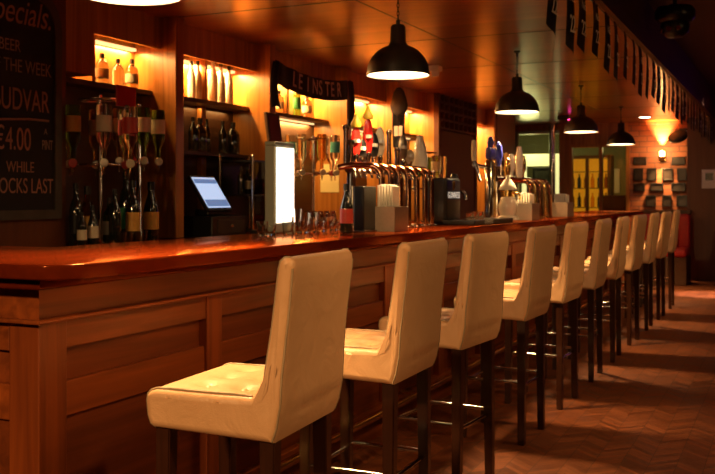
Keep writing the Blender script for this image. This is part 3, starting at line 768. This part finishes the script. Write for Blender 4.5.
# small glasses at the back of the bar
def wine_glass(loc, label, group):
    t = thing('wine_glass', label, 'glass', loc, 0, group)
    if 'wg' not in BM:
        BM['wg'] = B().lathe([(.02, .16), (.032, .11), (.03, .085), (.006, .07), (.004, .005), (.03, .002), (.03, 0), (0, 0), (0, .074), (.027, .09), (.029, .11), (.018, .16)], n=16).mesh('bowl', G_clear, 50)
    o = bpy.data.objects.new('bowl_and_stem', BM['wg']); COL.objects.link(o); o.parent = t
    return t
for i in range(10):
    px = 308 + (i % 5) * 6.2; v = -3.44 - .07 * (i // 5)
    wine_glass(place(px, 0, v, .975), 'stemmed glass in the bright rows right of the lightbox', 'stemmed glasses on the back counter')
gl = [(262, .07, .028), (270, .05, .03), (288, .085, .03), (297, .12, .026), (304, .06, .03), (313, .10, .03), (321, .055, .032), (329, .075, .03), (334, .05, .025), (339, .06, .02)]
wd = ['clear tumbler at the left end of the small glasses on the bar', 'low clear glass just left of the lightbox', 'clear glass standing before the lightbox', 'tall clear glass right of the lightbox', 'short glass second right of the lightbox', 'tall glass in the middle of the bar glasses', 'short wide glass right of the tall middle glass', 'clear tumbler third from the right among the bar glasses', 'low glass second from the right among the bar glasses', 'glass at the right end of the small bar glasses']
for (px, h, r), lab in zip(gl, wd):
    v = -2.2 - .03 * random.random()
    o = B().lathe([(0, 0), (r * .8, 0), (r, h), (r * .93, h), (r * .72, .008), (0, .008)], (v, U(px, v), BT), 16).obj('tumbler', G_clear, None, 40)
    tag(o, lab, 'glass', 'small glasses on the bar top')

# ------------------------------------------------------------------ scarves
def strip(path, w, mat, th=.012):
    """cloth ribbon: path of (y,z) with half-width vectors"""
    b = B()
    return b
t = thing('football_scarf', 'long navy scarf with pale lettering draped across the back bar', 'scarf', (VF + .035, U(272, VF), 0))
y0, y1 = 0, U(344, VF) - U(272, VF)
za, zc = Z(272, 72, VF) , Z(344, 90, VF)
rows = [[], []]
N = 40
cl = []
for k in range(N + 1):
    f = k / N; yy = y0 + (y1 - y0) * f; zz = za + (zc - za) * f - .055 * (1 - (2 * f - 1) ** 2) - .0
    cl.append((yy, zz))
th = .012
def band(b, c, hw):
    rws = []
    for k, (yy, zz) in enumerate(c):
        x = .008 * math.sin(k * .9)
        rws.append([(x + th / 2, yy, zz - hw), (x + th / 2 + .006, yy, zz), (x + th / 2, yy, zz + hw), (x - th / 2, yy, zz + hw), (x - th / 2, yy, zz), (x - th / 2, yy, zz - hw), (x + th / 2, yy, zz - hw)])
    b.grid(rws); b.bm.faces.new([b.bm.verts.new(p) for p in rws[0][:-1]]); b.bm.faces.new([b.bm.verts.new(p) for p in rws[-1][:-1]])
b = B(); band(b, cl, .088); b.obj('scarf_band', M_navy, t, 60)
for yy, zz, ln, sgn in ((y0, za, .36, -1), (y1, zc, .42, 1)):
    b = B(); rws = []
    for k in range(9):
        f = k / 8; w = .06 + .03 * f; z = zz + .09 - ln * f; c = yy + sgn * (.02 + .04 * math.sin(f * 3))
        rws.append([(.02 + .01 * math.sin(j * 1.6 + f * 2), c - w + 2 * w * j / 6, z - .02 * abs(j - 3) / 3) for j in range(7)] )
    b.grid(rws); bmesh.ops.solidify(b.bm, geom=b.bm.faces[:], thickness=.012); b.obj('scarf_tail', M_navy, t, 60)
word = 'LEINSTER'
for k, chh in enumerate(word):
    f = .21 + .62 * k / 7
    i = int(f * N); sl = math.atan2(cl[i + 1][1] - cl[i][1], cl[i + 1][0] - cl[i][0])
    o = text('knit_letter', chh, .175, M_knitw, t, (.026, cl[i][0], cl[i][1]), (R(90), 0, R(90)), 0, .001, 'CENTER', 1, .8, off=.002)
    o.rotation_euler = (Matrix.Rotation(R(90), 4, 'Z') @ Matrix.Rotation(R(90), 4, 'X') @ Matrix.Rotation(sl, 4, 'Z')).to_euler()
# small hanging scarf
uS = 8.83 - .045
kS = (399 - CX) / F; vp = uS * (kS * CT - ST) / (CT + kS * ST)
t = thing('hanging_scarf', 'dark folded scarf hanging high on the panel behind the taps', 'scarf', (vp, uS, CAMZ + (HY - 87) * DEP(uS, vp) / F), R(-90))
b = B(); b.lathe([(0, .0), (.03, -.01), (.06, -.05), (.085, -.13), (.1, -.2), (.08, -.26), (.055, -.28), (0, -.29)], n=16)
for v in b.bm.verts: v.co.x *= .35
b.obj('folded_top', M_navy, t, 60)
for s, ln in ((-.03, .62), (.035, .56)):
    b = B(); rws = []
    for k in range(10):
        f = k / 9; z = -.22 - (ln - .22) * f; rws.append([(.012 * math.sin(j * 1.3 + 3 * f) + .005, s * (1 - .3 * f) - .042 + .084 * j / 5, z) for j in range(6)])
    b.grid(rws); bmesh.ops.solidify(b.bm, geom=b.bm.faces[:], thickness=.01); b.obj('tail', M_navy, t, 60)
    B().box((.022, s * .75 - .02, -.5), (.026, s * .75 + .02, -.40)).obj('crest', M_knitw, t)

# ------------------------------------------------------------------ taps
def arc(c, r, a0, a1, n, f): return [f(c, r, a0 + (a1 - a0) * k / n) for k in range(n + 1)]
vt = -2.02
t = thing('beer_tap_tower', 'row of curved copper and chrome beer taps on the bar', 'beer taps', (vt, U(406, vt), BT))
u0 = U(406, vt)
ux = [U(p, vt) - u0 for p in (382, 391, 400, 408.5, 417, 425, 431.5)]
ht = .335
for k, yy in enumerate(ux):
    top = ht - .05
    pts = [(0, yy, .0), (0, yy, top - .02)] + [(-.07 + .07 * math.cos(R(a)), yy, top + .07 * math.sin(R(a))) for a in range(10, 91, 16)] + [(-.16, yy - .02, top + .072), (-.25, yy - .03, top + .06)]
    B().tube(pts, .0165, 12).obj('pipe', M_copper, t, 60)
    B().lathe([(0, 0), (.03, 0), (.03, .008), (.02, .016), (0, .016)], (0, yy, 0), 16).obj('pipe_base', M_chrome, t, 40)
um = U(349, vt - .25) - u0
B().tube([(-.25, um, ht + .01), (-.25, ux[-1] + .02, ht + .01)], .03, 14).obj('manifold', M_chrome, t, 60)
for yy in (um + .03, ux[-1]): B().tube([(-.25, yy, .0), (-.25, yy, ht + .01)], .025, 14).obj('post', M_chrome, t, 60)
vh = vt - .25
bad = [(346, 125, M_black, 'chrome'), (356, 128, M_red, 'y'), (368, 120, M_red, 'y'), (380, 128, M_cream, ''), (389, 130, M_chrome, 'rod'), (351, 140, M_black, 'chrome'), (362, 140, M_black, ''), (374, 134, M_black, ''), (397, 148, M_chrome, 'rod'), (410, 150, M_cream, ''), (403, 136, M_steel, 'd'), (420, 136, M_ceramic, 'big')]
for px, pt, mm, kd in bad:
    yy = U(px, vh) - u0; z0 = ht + .03; z1 = Z(px, pt, vh) - BT
    h = B(); x = -.25
    if kd in ('rod', 'chrome'):
        B().lathe([(0, z0), (.014, z0), (.014, z1 - .03), (.02, z1 - .02), (.016, z1), (0, z1 + .005)], (x, yy, 0), 14).obj('tap_handle', M_chrome, t, 50)
    elif kd == 'big':
        B().lathe([(0, z0), (.05, z0), (.055, z0 + .05), (.042, z0 + .14), (.022, z0 + .21), (.024, z1), (0, z1 + .01)], (x, yy, 0), 18).obj('tap_handle', M_ceramic, t, 60)
    else:
        hh = z1 - z0
        o = B().lathe([(0, z0), (.012, z0), (.012, z0 + .03), (.018, z0 + .05), (.012, z0 + .3 * hh), (.0, z0 + .3 * hh)], (x, yy, 0), 12).obj('tap_handle', M_chrome, t, 50)
        b = B()
        b.lathe([(0, -.012), (.8, -.012), (1, -.004), (1, .004), (.8, .012), (0, .012)], (0, 0, 0), 24, Matrix.Translation((x, yy, z0 + .63 * hh)) @ Matrix.Rotation(R(90 - 25), 4, 'Z') @ Matrix.Rotation(R(90), 4, 'X') @ Matrix.Diagonal((.036, hh * .40, 1, 1)))
        b.obj('badge', mm, o, 40)
        b = B(); b.box((-.012, -.018, 0), (.012, .018, .02), mat=Matrix.Translation((x + .012, yy - .014, z0 + .6 * hh))); b.obj('badge_band', M_white, o)
        if kd == 'y': B().lathe([(0, 0), (.028, .0), (.032, .02), (.018, .045), (.008, .07), (0, .08)], (x, yy, z0 + 1.02 * hh), 12).obj('crown', M_yel, o, 60)
    B().tube([(x, yy, ht + .01), (x + .05, yy, ht + .0), (x + .06, yy, ht - .02), (x + .065, yy, ht - .045)], .008, 8).obj('spout', M_chrome, t, 60)
B().box((-.32, um, 0), (-.05, ux[-1] + .03, .012), .004).obj('drip_tray', M_steel, t)
# black stout font
t = thing('stout_tap', 'black stout tap column with gold harp and white lettering', 'beer tap', (-2.12, U(443, -2.12), BT))
hs = Z(443, 178, -2.12) - BT
B().box((-.07, -.13, 0), (.07, .17, hs), .025, 4).obj('column', M_black, t, 40)
text('lettering', 'GUINNESS', .06, E_letters, t, (.0715, .02, hs * .62), TX, 0, .0006, 'CENTER', 1.12, .8)  # white lettering given its own glow, little lamp light reaches this face
hp = B()
for pts in ([(0, -.02, 0), (0, -.022, .06)], [(0, -.022, .06), (0, 0, .068), (0, .02, .05)], [(0, .02, .05), (0, .01, .02), (0, -.02, 0)], [(0, -.01, .005), (0, -.01, .06)], [(0, 0, .012), (0, 0, .06)], [(0, .01, .02), (0, .01, .055)]): hp.tube(pts, .0025, 5)
hp.obj('harp_emblem', M_brass, t, None, (.072, .02, hs * .72))
B().tube([(0, .23, 0), (0, .23, .14)], .03, 14).tube([(0, .23, .14), (.02, .23, .20), (.05, .23, .22), (.08, .23, .20), (.085, .23, .16)], .014, 10).obj('spout', M_chrome, t, 60)
B().lathe([(0, 0), (.018, 0), (.028, .05), (.03, .1), (.02, .12), (0, .125)], (0, .23, .22), 14).obj('tap_handle', M_black, t, 50)
t = thing('bar_mat', 'black lettered drip mat on the bar beside the stout tap', 'bar mat', (-1.92, U(460, -1.92), BT))
Lm = U(500, -1.92) - U(460, -1.92)
B().box((-.12, 0, 0), (.10, Lm, .03), .006).obj('mat_body', M_black, t); text('lettering', 'GUINNESS', .034, M_paper, t, (.1015, .30, .014), TX, 0, .0005, 'CENTER', 1.1, 1.1)
for k in range(3):
    o = B().lathe([(0, 0), (.026, 0), (.03, .05), (.028, .05), (.023, .006), (0, .006)], (-1.94, U(470 + 5 * k, -1.94), BT + .03), 14).obj('shot_glass', G_clear, None, 40)
    tag(o, 'small clear glass on the black drip mat', 'glass', 'glasses on the drip mat')
# chrome column with blue badge
v2 = -2.1
t = thing('beer_tap_column', 'chrome tap column with a glowing blue badge on top', 'beer tap', (v2, U(489, v2), BT))
h2 = Z(489, 160, v2) - BT
B().lathe([(0, 0), (.055, 0), (.055, .012), (.034, .02), (.034, h2 - .01), (.028, h2), (0, h2)], n=20).obj('column', M_chrome, t, 40)
B().lathe([(0, 0), (.02, 0), (.02, h2 * .97), (0, h2)], (0, .10, 0), 14).obj('side_column', M_brass, t, 40)
B().box((-.02, -.05, h2), (.03, .12, h2 + .1), .025, 4).obj('blue_badge', M_blue, t, 40)
B().lathe([(0, 0), (.02, 0), (.03, .04), (.012, .08), (0, .085)], (0, .04, h2 + .1), 14).obj('badge_finial', M_blue, t, 50)
a = U(474, v2) - U(489, v2)
B().tube([(0, 0, h2 - .06), (.0, a, h2 - .05)], .016, 10).tube([(0, a, h2 - .02), (.03, a, h2 - .10), (.05, a, h2 - .17)], .013, 10).obj('side_tap', M_chrome, t, 60)
B().lathe([(0, 0), (.016, 0), (.02, .08), (.017, .15), (0, .155)], (0, a, h2 - .02), 14).obj('tap_handle', M_white, t, 50)
a2 = U(499, v2) - U(489, v2)
B().lathe([(0, 0), (.012, 0), (.014, .02), (.03, .08), (.026, .16), (0, .2)], (0, a2, h2 - .04), 14).obj('tap_handle', M_blue, t, 50)
B().tube([(0, .0, h2 - .05), (0, a2, h2 - .05)], .014, 10).obj('side_arm', M_chrome, t, 60)
# ceramic font
v3 = -2.0
t = thing('ceramic_tap_column', 'white ceramic tap column with gold band and lid', 'beer tap', (v3, U(508, v3), BT))
h3 = Z(508, 172, v3) - BT
B().lathe([(0, 0), (.085, 0), (.085, .02), (.06, .035), (.072, .07), (.075, .12), (.06, .16), (.055, .18), (0, .18)], n=28).obj('pot', M_ceramic, t, 60)
B().lathe([(0, .18), (.05, .18), (.05, .235), (0, .235)], n=24).obj('gold_band', M_brass, t, 40)
B().lathe([(0, .235), (.07, .235), (.07, .25), (.05, .28), (.03, .31), (.018, .325), (.02, .345), (0, .36)], n=28).obj('lid', M_ceramic, t, 60)
B().tube([(0, 0, .21), (.06, -.02, .215), (.1, -.03, .2), (.105, -.03, .16)], .011, 10).obj('spout', M_brass, t, 60)
B().lathe([(0, .35), (.012, .35), (.022, .40), (.016, .47), (0, .49)], n=14).obj('tap_handle', M_brass, t, 50)
# second curved tower
v4 = -2.05
t = thing('beer_tap_tower', 'far row of curved chrome and brass beer taps', 'beer taps', (v4, U(540, v4), BT))
u0 = U(540, v4)
for k, px in enumerate((528, 533, 538, 543, 548)):
    yy = U(px, v4) - u0; top = .26
    pts = [(.03, yy, .006), (.015, yy, top - .02)] + [(-.06 + .07 * math.cos(R(a)), yy, top + .07 * math.sin(R(a))) for a in range(10, 91, 16)] + [(-.2, yy - .15, top + .075)]
    B().tube(pts, .019, 10).obj('pipe', [M_copper, M_brass][k % 2], t, 60)
    B().lathe([(0, 0), (.014, 0), (.014, .06), (.03, .09), (.034, .16), (.02, .22), (0, .23)], (-.2, yy - .15, top + .08), 14).obj('tap_handle', [M_chrome, M_gold, M_ceramic, M_chrome, M_brass][k], t, 50)
y = U(536, v4) - u0
B().lathe([(0, 0), (.016, 0), (.03, .06), (.034, .2), (.02, .3), (0, .31)], (-.15, y, .33), 14).obj('tall_handle', M_ceramic, t, 50)
B().tube([(-.2, -.75, .335), (-.2, .45, .335)], .03, 12).obj('manifold', M_chrome, t, 60)
for yy in (-.7, .4): B().tube([(-.2, yy, 0), (-.2, yy, .335)], .028, 12).obj('post', M_chrome, t, 60)

# napkin caddies, menu holder
def caddy(px, v, w, dpt, h, napk_h, label):
    t = thing('napkin_caddy', label, 'napkin holder', (v, U(px, v), BT))
    b = B(); b.box((-dpt / 2, -w / 2, 0), (dpt / 2, w / 2, .006)); e = .004
    b.box((-dpt / 2, -w / 2, .006), (-dpt / 2 + e, w / 2, h)).box((dpt / 2 - e, -w / 2, .006), (dpt / 2, w / 2, h)).box((-dpt / 2 + e, -w / 2, .006), (dpt / 2 - e, -w / 2 + e, h)).box((-dpt / 2 + e, w / 2 - e, .006), (dpt / 2 - e, w / 2, h))
    b.obj('box', M_steel, t)
    n = thing('napkin_stack', label.replace('caddy', 'caddy') , 'napkins', (v, U(px, v), BT + .006))
    n['label'] = 'stack of white napkins in the ' + label
    b = B()
    for k in range(6):
        x = -dpt / 2 + .018 + k * (dpt - .04) / 5
        b.box((x - .004, -w * .40, 0), (x + .004, w * (.12 + .02 * math.sin(k)), napk_h + .006 * math.sin(k * 2.3)), .002)
    b.obj('napkins', M_paper, n)
    n.location.z += .001
    return t
caddy(391, -1.92, .19, .12, .13, .235, 'steel caddy before the copper taps')
caddy(527, -1.88, .24, .14, .13, .2, 'steel caddy beside the ceramic tap column')
caddy(563, -1.92, .28, .14, .13, .2, 'steel caddy at the far end of the bar')
t = thing('menu_holder', 'black menu block standing before the copper taps', 'menu holder', (-2.0, U(361.5, -2.02), BT))
B().box((-.03, -.08, .008), (.03, .08, .235), .006).obj('block', M_black, t); B().box((-.05, -.09, 0), (.04, .088, .008), .002).obj('base', M_shelf, t)
bottle('beer', G_dark, M_redlab, M_black, Vector((-2.0, U(346.5, -2.0), BT)), .24, 'dark beer bottle with red label left of the black menu block', 'bottle beside the menu block')
t = thing('black_box', 'black box on the top shelf behind the taps', 'box', (-3.90, U(389, -3.90), ZS + .001))
B().box((-.08, -.1, 0), (.07, .1, .2), .01).obj('carton', M_black, t); B().box((-.08, -.1, .2), (.07, .1, .206)).obj('lid', M_blackm, t)

# ------------------------------------------------------------------ bunting
t = thing('bunting', 'string of dark numbered flags along the lowered ceiling edge', 'bunting', (SOF - .015, 3.0, CEIL - .005))
cp = []
for k in range(181):
    yy = k * .065; cp.append((0, yy, -.012 - .01 * abs(math.sin(yy * 8))))
B().tube(cp, .004, 5).obj('cord', M_black, t)
M_flagk = plain('dark flag cloth', (.05, .03, .022), .3, 20, rough=.7); M_flagw = plain('pale flag print', (.85, .72, .58), .1, 20, rough=.7)
fm = {}
for k in range(29):
    uu = 4.56 + .375 * k + .03 * math.sin(k * 2.1)
    rws = []; w = .08; ln = .335 + .03 * math.sin(k * 1.7)
    if 'f' not in fm:
        for i in range(9):
            f = i / 8; rws.append([(.006 * math.sin(f * 4 + j), -w + 2 * w * j / 6, -.01 - .38 * f - .05 * f * j / 6) for j in range(7)])
        b = B().grid(rws); bmesh.ops.solidify(b.bm, geom=b.bm.faces[:], thickness=.002); fm['f'] = b.mesh('flag', M_flagk, 60)
    o = bpy.data.objects.new('flag', fm['f']); COL.objects.link(o); o.parent = t; o.location = (0, uu - 3.0, 0)
    o.rotation_euler = (R(random.uniform(-3, 3)), 0, R(random.uniform(-5, 5))); o.scale = (1, random.uniform(.9, 1.08), ln / .38)
    text('print', '22', .14, M_flagw, o, (.016, .0, -.28), TX, 0, .0006, 'CENTER', .85, .9)
    text('print', 'No.', .075, M_flagw, o, (.016, .0, -.13), TX, 0, .0006, 'CENTER', .9, 1)

# ------------------------------------------------------------------ far wall things
pics = [(640, 161), (678.5, 161), (638.5, 174.5), (652, 174.5), (667.5, 174.5), (682, 174.5), (639.5, 187), (657, 187), (678.5, 187), (651, 201), (666.8, 201), (682, 201)]
sz = [(12, 8), (12.5, 8), (9, 12), (9, 12), (10, 12), (9, 12), (10.5, 8), (12, 8), (13, 8.5), (9.5, 11), (8.5, 11), (10, 11)]
pl = ['wide dark frame at the top left of the brick wall', 'wide dark frame at the top right of the brick wall', 'upright dark frame in the second row, leftmost', 'upright dark frame in the second row, second from left', 'upright dark frame in the second row, third from left', 'upright dark frame in the second row, rightmost',
      'wide dark frame in the third row, leftmost', 'wide dark frame in the third row, middle', 'wide dark frame in the third row, rightmost', 'upright dark frame in the bottom row, leftmost', 'upright dark frame in the bottom row, middle', 'upright dark frame in the bottom row, rightmost']
M_print = plain('dark photograph print', (.028, .022, .02), .8, 14, rough=.3)
for (px, py), (w, h), lab in zip(pics, sz, pl):
    v = FV(px); dd = DEP(UF, v); z = CAMZ + (HY - py) * dd / F
    W, H = w * dd / F * 1.03 / 2, h * dd / F / 2
    t = thing('picture_frame', lab, 'picture', (v, UF, z), 0, 'small framed pictures on the brick wall')
    e = .02
    B().box((-W, -.03, -H), (W, -.001, -H + e), .003).box((-W, -.03, H - e), (W, -.001, H), .003).box((-W, -.03, -H + e), (-W + e, -.001, H - e), .003).box((W - e, -.03, -H + e), (W, -.001, H - e), .003).obj('frame', M_black, t)
    B().box((-W + e, -.018, -H + e), (W - e, -.002, H - e)).obj('photo_print', M_print, t)
v = FV(662.5); dd = DEP(UF, v)
t = thing('wall_sconce', 'glowing wall light between the pictures on the brick wall', 'wall lamp', (v, UF, CAMZ + (HY - 156) * dd / F))
B().box((-.05, -.03, -.08), (.05, -.001, .08), .008).obj('backplate', M_brass, t)
B().lathe([(0, -.05), (.02, -.05), (.045, .0), (.05, .02), (.047, .02), (.04, .0), (.015, -.045), (0, -.045)], (0, -.09, -.03), 18).tube([(0, -.03, -.06), (0, -.09, -.075)], .01, 8).obj('cup', M_brass, t, 60)
B().lathe([(0, -.03), (.028, -.01), (.036, .03), (.028, .065), (0, .08)], (0, -.09, 0), 16).obj('bulb', E_sconce, t, 60)
spot('sconce_lamp', (FV(662.5), UF - .07, CAMZ + (HY - 156) * DEP(UF, FV(662.5)) / F + .09), (FV(662.5), UF - .035, 2.5), 520, (1., .5, .15), 64, .9, .025)
spot('sconce_lamp', (FV(662.5), UF - .16, CAMZ + (HY - 158) * DEP(UF, FV(662.5)) / F), (FV(662.5), UF - .01, .9), 150, (1., .5, .16), 80, .8, .05)
spot('sconce_lamp', (FV(662.5), UF - .45, 1.95), (FV(662.5), UF, 1.9), 26, (1., .5, .16), 130, 1., .1)
v = FV(679.5)
t = thing('wall_speaker', 'round black tilted speaker high on the brick wall', 'speaker', (v, UF - .02, CAMZ + (HY - 138) * dd / F))
mt = Matrix.Translation((0, -.18, 0)) @ Matrix.Rotation(R(-18), 4, 'Y') @ Matrix.Diagonal((1.2, 1, .8, 1)) @ Matrix.Rotation(R(62), 4, 'X')
B().lathe([(0, -.06), (.08, -.055), (.125, -.02), (.13, .02), (.12, .04), (0, .045)], n=24, mat=mt).obj('speaker_body', M_black, t, 50)
B().lathe([(0, .046), (.1, .046), (.1, .05), (0, .052)], n=24, mat=mt).obj('grille', M_blackm, t, 40)
B().box((.0, -.03, .1), (.16, .0195, .14), .005).tube([(.05, -.02, .12), (.02, -.15, .05)], .012, 8).obj('bracket', M_black, t)
v = FV(699) if False else (709 - CX) / F
uP = 14.75; k = (709 - CX) / F; vq = uP * (k * CT - ST) / (CT + k * ST); dd = DEP(uP, vq)
t = thing('wall_notice', 'white notice with a dark picture on the far right partition', 'notice', (vq, uP, CAMZ + (HY - 179) * dd / F))
B().box((-.10, -.012, -.14), (.12, -.001, .14), .002).obj('sheet', M_paper, t); B().box((-.05, -.014, -.02), (.06, -.0122, .09)).obj('printed_picture', M_print, t)
# red bench
uB = 13.9; k = (668 - CX) / F; vB = uB * (k * CT - ST) / (CT + k * ST)
t = thing('booth_bench', 'red upholstered high back bench by the far partition', 'bench', (vB - .1, uB, 0))
B().box((-.45, -.1, 0), (.36, .55, .40), .01).obj('plinth', M_shelf, t)
B().box((-.45, -.13, .40), (.36, .5, .52), .04, 3).obj('seat', M_redcloth, t, 40)
for k in range(5): B().box((-.45 + k * .162, .40, .50), (-.45 + k * .162 + .16, .56, 1.0), .035, 3).obj('back_channel', M_redcloth, t, 40)
B().box((-.46, .42, 1.0), (.37, .58, 1.06), .01).obj('top_rail', M_shelf, t)

# ceiling fixtures
t = thing('ceiling_detector', 'small white alarm detector on the ceiling near the largest lamp', 'detector', (-2.92, 7.9, CEIL))
t.location = (-2.92, U(435, -2.92), CEIL)
B().box((-.055, -.055, -.05), (.055, .055, 0), .01).obj('housing', M_white, t); B().lathe([(0, -.10), (.035, -.095), (.04, -.05), (0, -.05)], n=16).obj('sensor', M_paper, t, 50)
t = thing('ceiling_sensor', 'dark ceiling sensor with a magenta light near the far lamps', 'sensor', (-2.95, U(566, -2.95), CEIL))
B().box((-.12, -.05, -.07), (.05, .05, 0), .02).obj('housing', M_black, t); B().lathe([(0, -.02), (.02, -.012), (.025, .0), (0, .01)], (.06, -.04, -.07), 12).obj('indicator', E_led, t, 50)
vd = -2.0; 
kk = (645 - CX) / F; dz = (CEIL - CAMZ); dd = F * dz / (HY - 117); xc = kk * dd; vd = xc * CT - dd * ST; ud = dd * CT + xc * ST
t = thing('recessed_downlight', 'small round downlight glowing in the far ceiling', 'downlight', (vd, ud, CEIL))
B().lathe([(.09, -.008), (.12, -.006), (.12, 0), (.09, 0)], n=24).obj('rim', M_white, t, 40); B().lathe([(0, -.004), (.09, -.004), (.09, 0), (0, 0)], n=24).obj('lens', emis('downlight glow', (1., .85, .65), 14), t, 40)
# dark double fixture on the upper ceiling
zf = HIGH; 
dd = F * (2.58 - CAMZ) / (HY - 22); xc = (675 - CX) / F * dd; vd = xc * CT - dd * ST; ud = dd * CT + xc * ST
t = thing('ceiling_projector_light', 'dark rounded double spotlight hanging from the upper ceiling', 'spotlight', (vd, ud, zf))
B().lathe([(0, -.02), (.02, -.02), (.02, -.0), (0, 0)], n=12).tube([(0, 0, -.02), (0, 0, -.1)], .015, 8).obj('mount', M_black, t, 50)
B().lathe([(0, -.21), (.12, -.205), (.148, -.17), (.15, -.12), (.13, -.09), (0, -.085)], n=28).obj('upper_housing', M_black, t, 60)
B().lathe([(0, -.32), (.06, -.315), (.10, -.28), (.108, -.23), (.1, -.205), (0, -.2)], n=28).obj('lower_housing', M_black, t, 60)
for a in (200, 250, 290): B().lathe([(0, .012), (.018, .008), (.02, 0), (0, -.002)], (0, 0, 0), 12, Matrix.Rotation(R(a), 4, 'Z') @ Matrix.Translation((.1, 0, -.262)) @ Matrix.Rotation(R(90), 4, 'Y')).obj('lens', plain('ruby lens', (.25, .03, .02), .1, 9, rough=.05, coat=1.), t, 50)

# ------------------------------------------------------------------ lights
WARM = (1., .56, .22)
for x, y in LAMPS: spot('pendant_bulb', (x, y, 1.90), (x, y, 0), 235, (1., .60, .24), 96, .55, .09)
# niche strips: real tubes give the look, small lamps inside give the spread
for i, (a, f) in enumerate(zip(starts, fins)):
    d = bpy.data.lights.new('niche_light', 'AREA'); d.shape = 'RECTANGLE'; d.size = .04; d.size_y = (f - a) * .9; d.energy = (20, 58, 50, 52, 46, 36)[i]; d.color = (1., .54, .16)
    o = bpy.data.objects.new('niche_light', d); COL.objects.link(o); o.location = (VB + .045, (a + f) / 2, 2.215)
for i in (1, 2, 3, 4):
    a, f = starts[i], fins[i]
    d = bpy.data.lights.new('shelf_light', 'AREA'); d.shape = 'RECTANGLE'; d.size = .03; d.size_y = (f - a) * .85; d.energy = (0, 1.5, 14, 12, 12)[i]; d.color = (1., .54, .16)
    o = bpy.data.objects.new('shelf_light', d); COL.objects.link(o); o.location = (VB + .045, (a + f) / 2, ZS - .05)
# fill lights added behind and beside the camera
for y, e in ((1.3, 95), (2.9, 62), (4.5, 55), (6.1, 55), (7.7, 50), (9.3, 50), (10.9, 45)):
    spot('fill_spot', (.95, y, 2.68), (-1.25, y + .35, .84), e * 1.25, WARM, 54, .7, .12)  # unseen fill spots, added to brighten the stool backs
spot('fill_spot', (-1.85, -1.3, 2.35), (-1.55, 3.4, .75), 360, WARM, 52, .8, .12)  # unseen fill spot, added to brighten the bar end and stool sides
point('fill_point', (1.5, -1.2, 2.2), 14, WARM, .15)  # unseen fill points, added for a weak general light
point('fill_point', (2.2, 5.5, 2.3), 10, WARM, .15)
spot('floor_downlight', (-.35, 5.3, 2.7), (-.5, 5.2, 0), 60, (1., .55, .25), 40)
spot('floor_downlight', (-.95, 12.7, 2.6), (-.95, 12.7, 0), 950, (1., .62, .42), 24)
point('far_room_lamp', (-4.3, 16.6, 2.2), 16, (1., .9, .45), .2)
point('far_room_lamp', (-2.6, 16.4, 2.2), 5, (1., .7, .3), .2)
point('purple_stage_lamp', (.6, 12.8, 2.2), 2.5, (.55, .1, 1.), .1)

w = bpy.data.worlds.new('world'); SC.world = w; w.use_nodes = True
w.node_tree.nodes['Background'].inputs[0].default_value = (1., .6, .35, 1); w.node_tree.nodes['Background'].inputs[1].default_value = .01

SC.view_settings.view_transform = 'Standard'; SC.view_settings.look = 'None'; SC.view_settings.gamma = 1; SC.view_settings.exposure = 0.0
SC.view_settings.use_curve_mapping = False
SC.cycles.use_denoising = True; SC.cycles.max_bounces = 10; SC.cycles.transmission_bounces = 8; SC.cycles.transparent_max_bounces = 12; SC.cycles.sample_clamp_indirect = 6; SC.cycles.caustics_reflective = False; SC.cycles.caustics_refractive = False
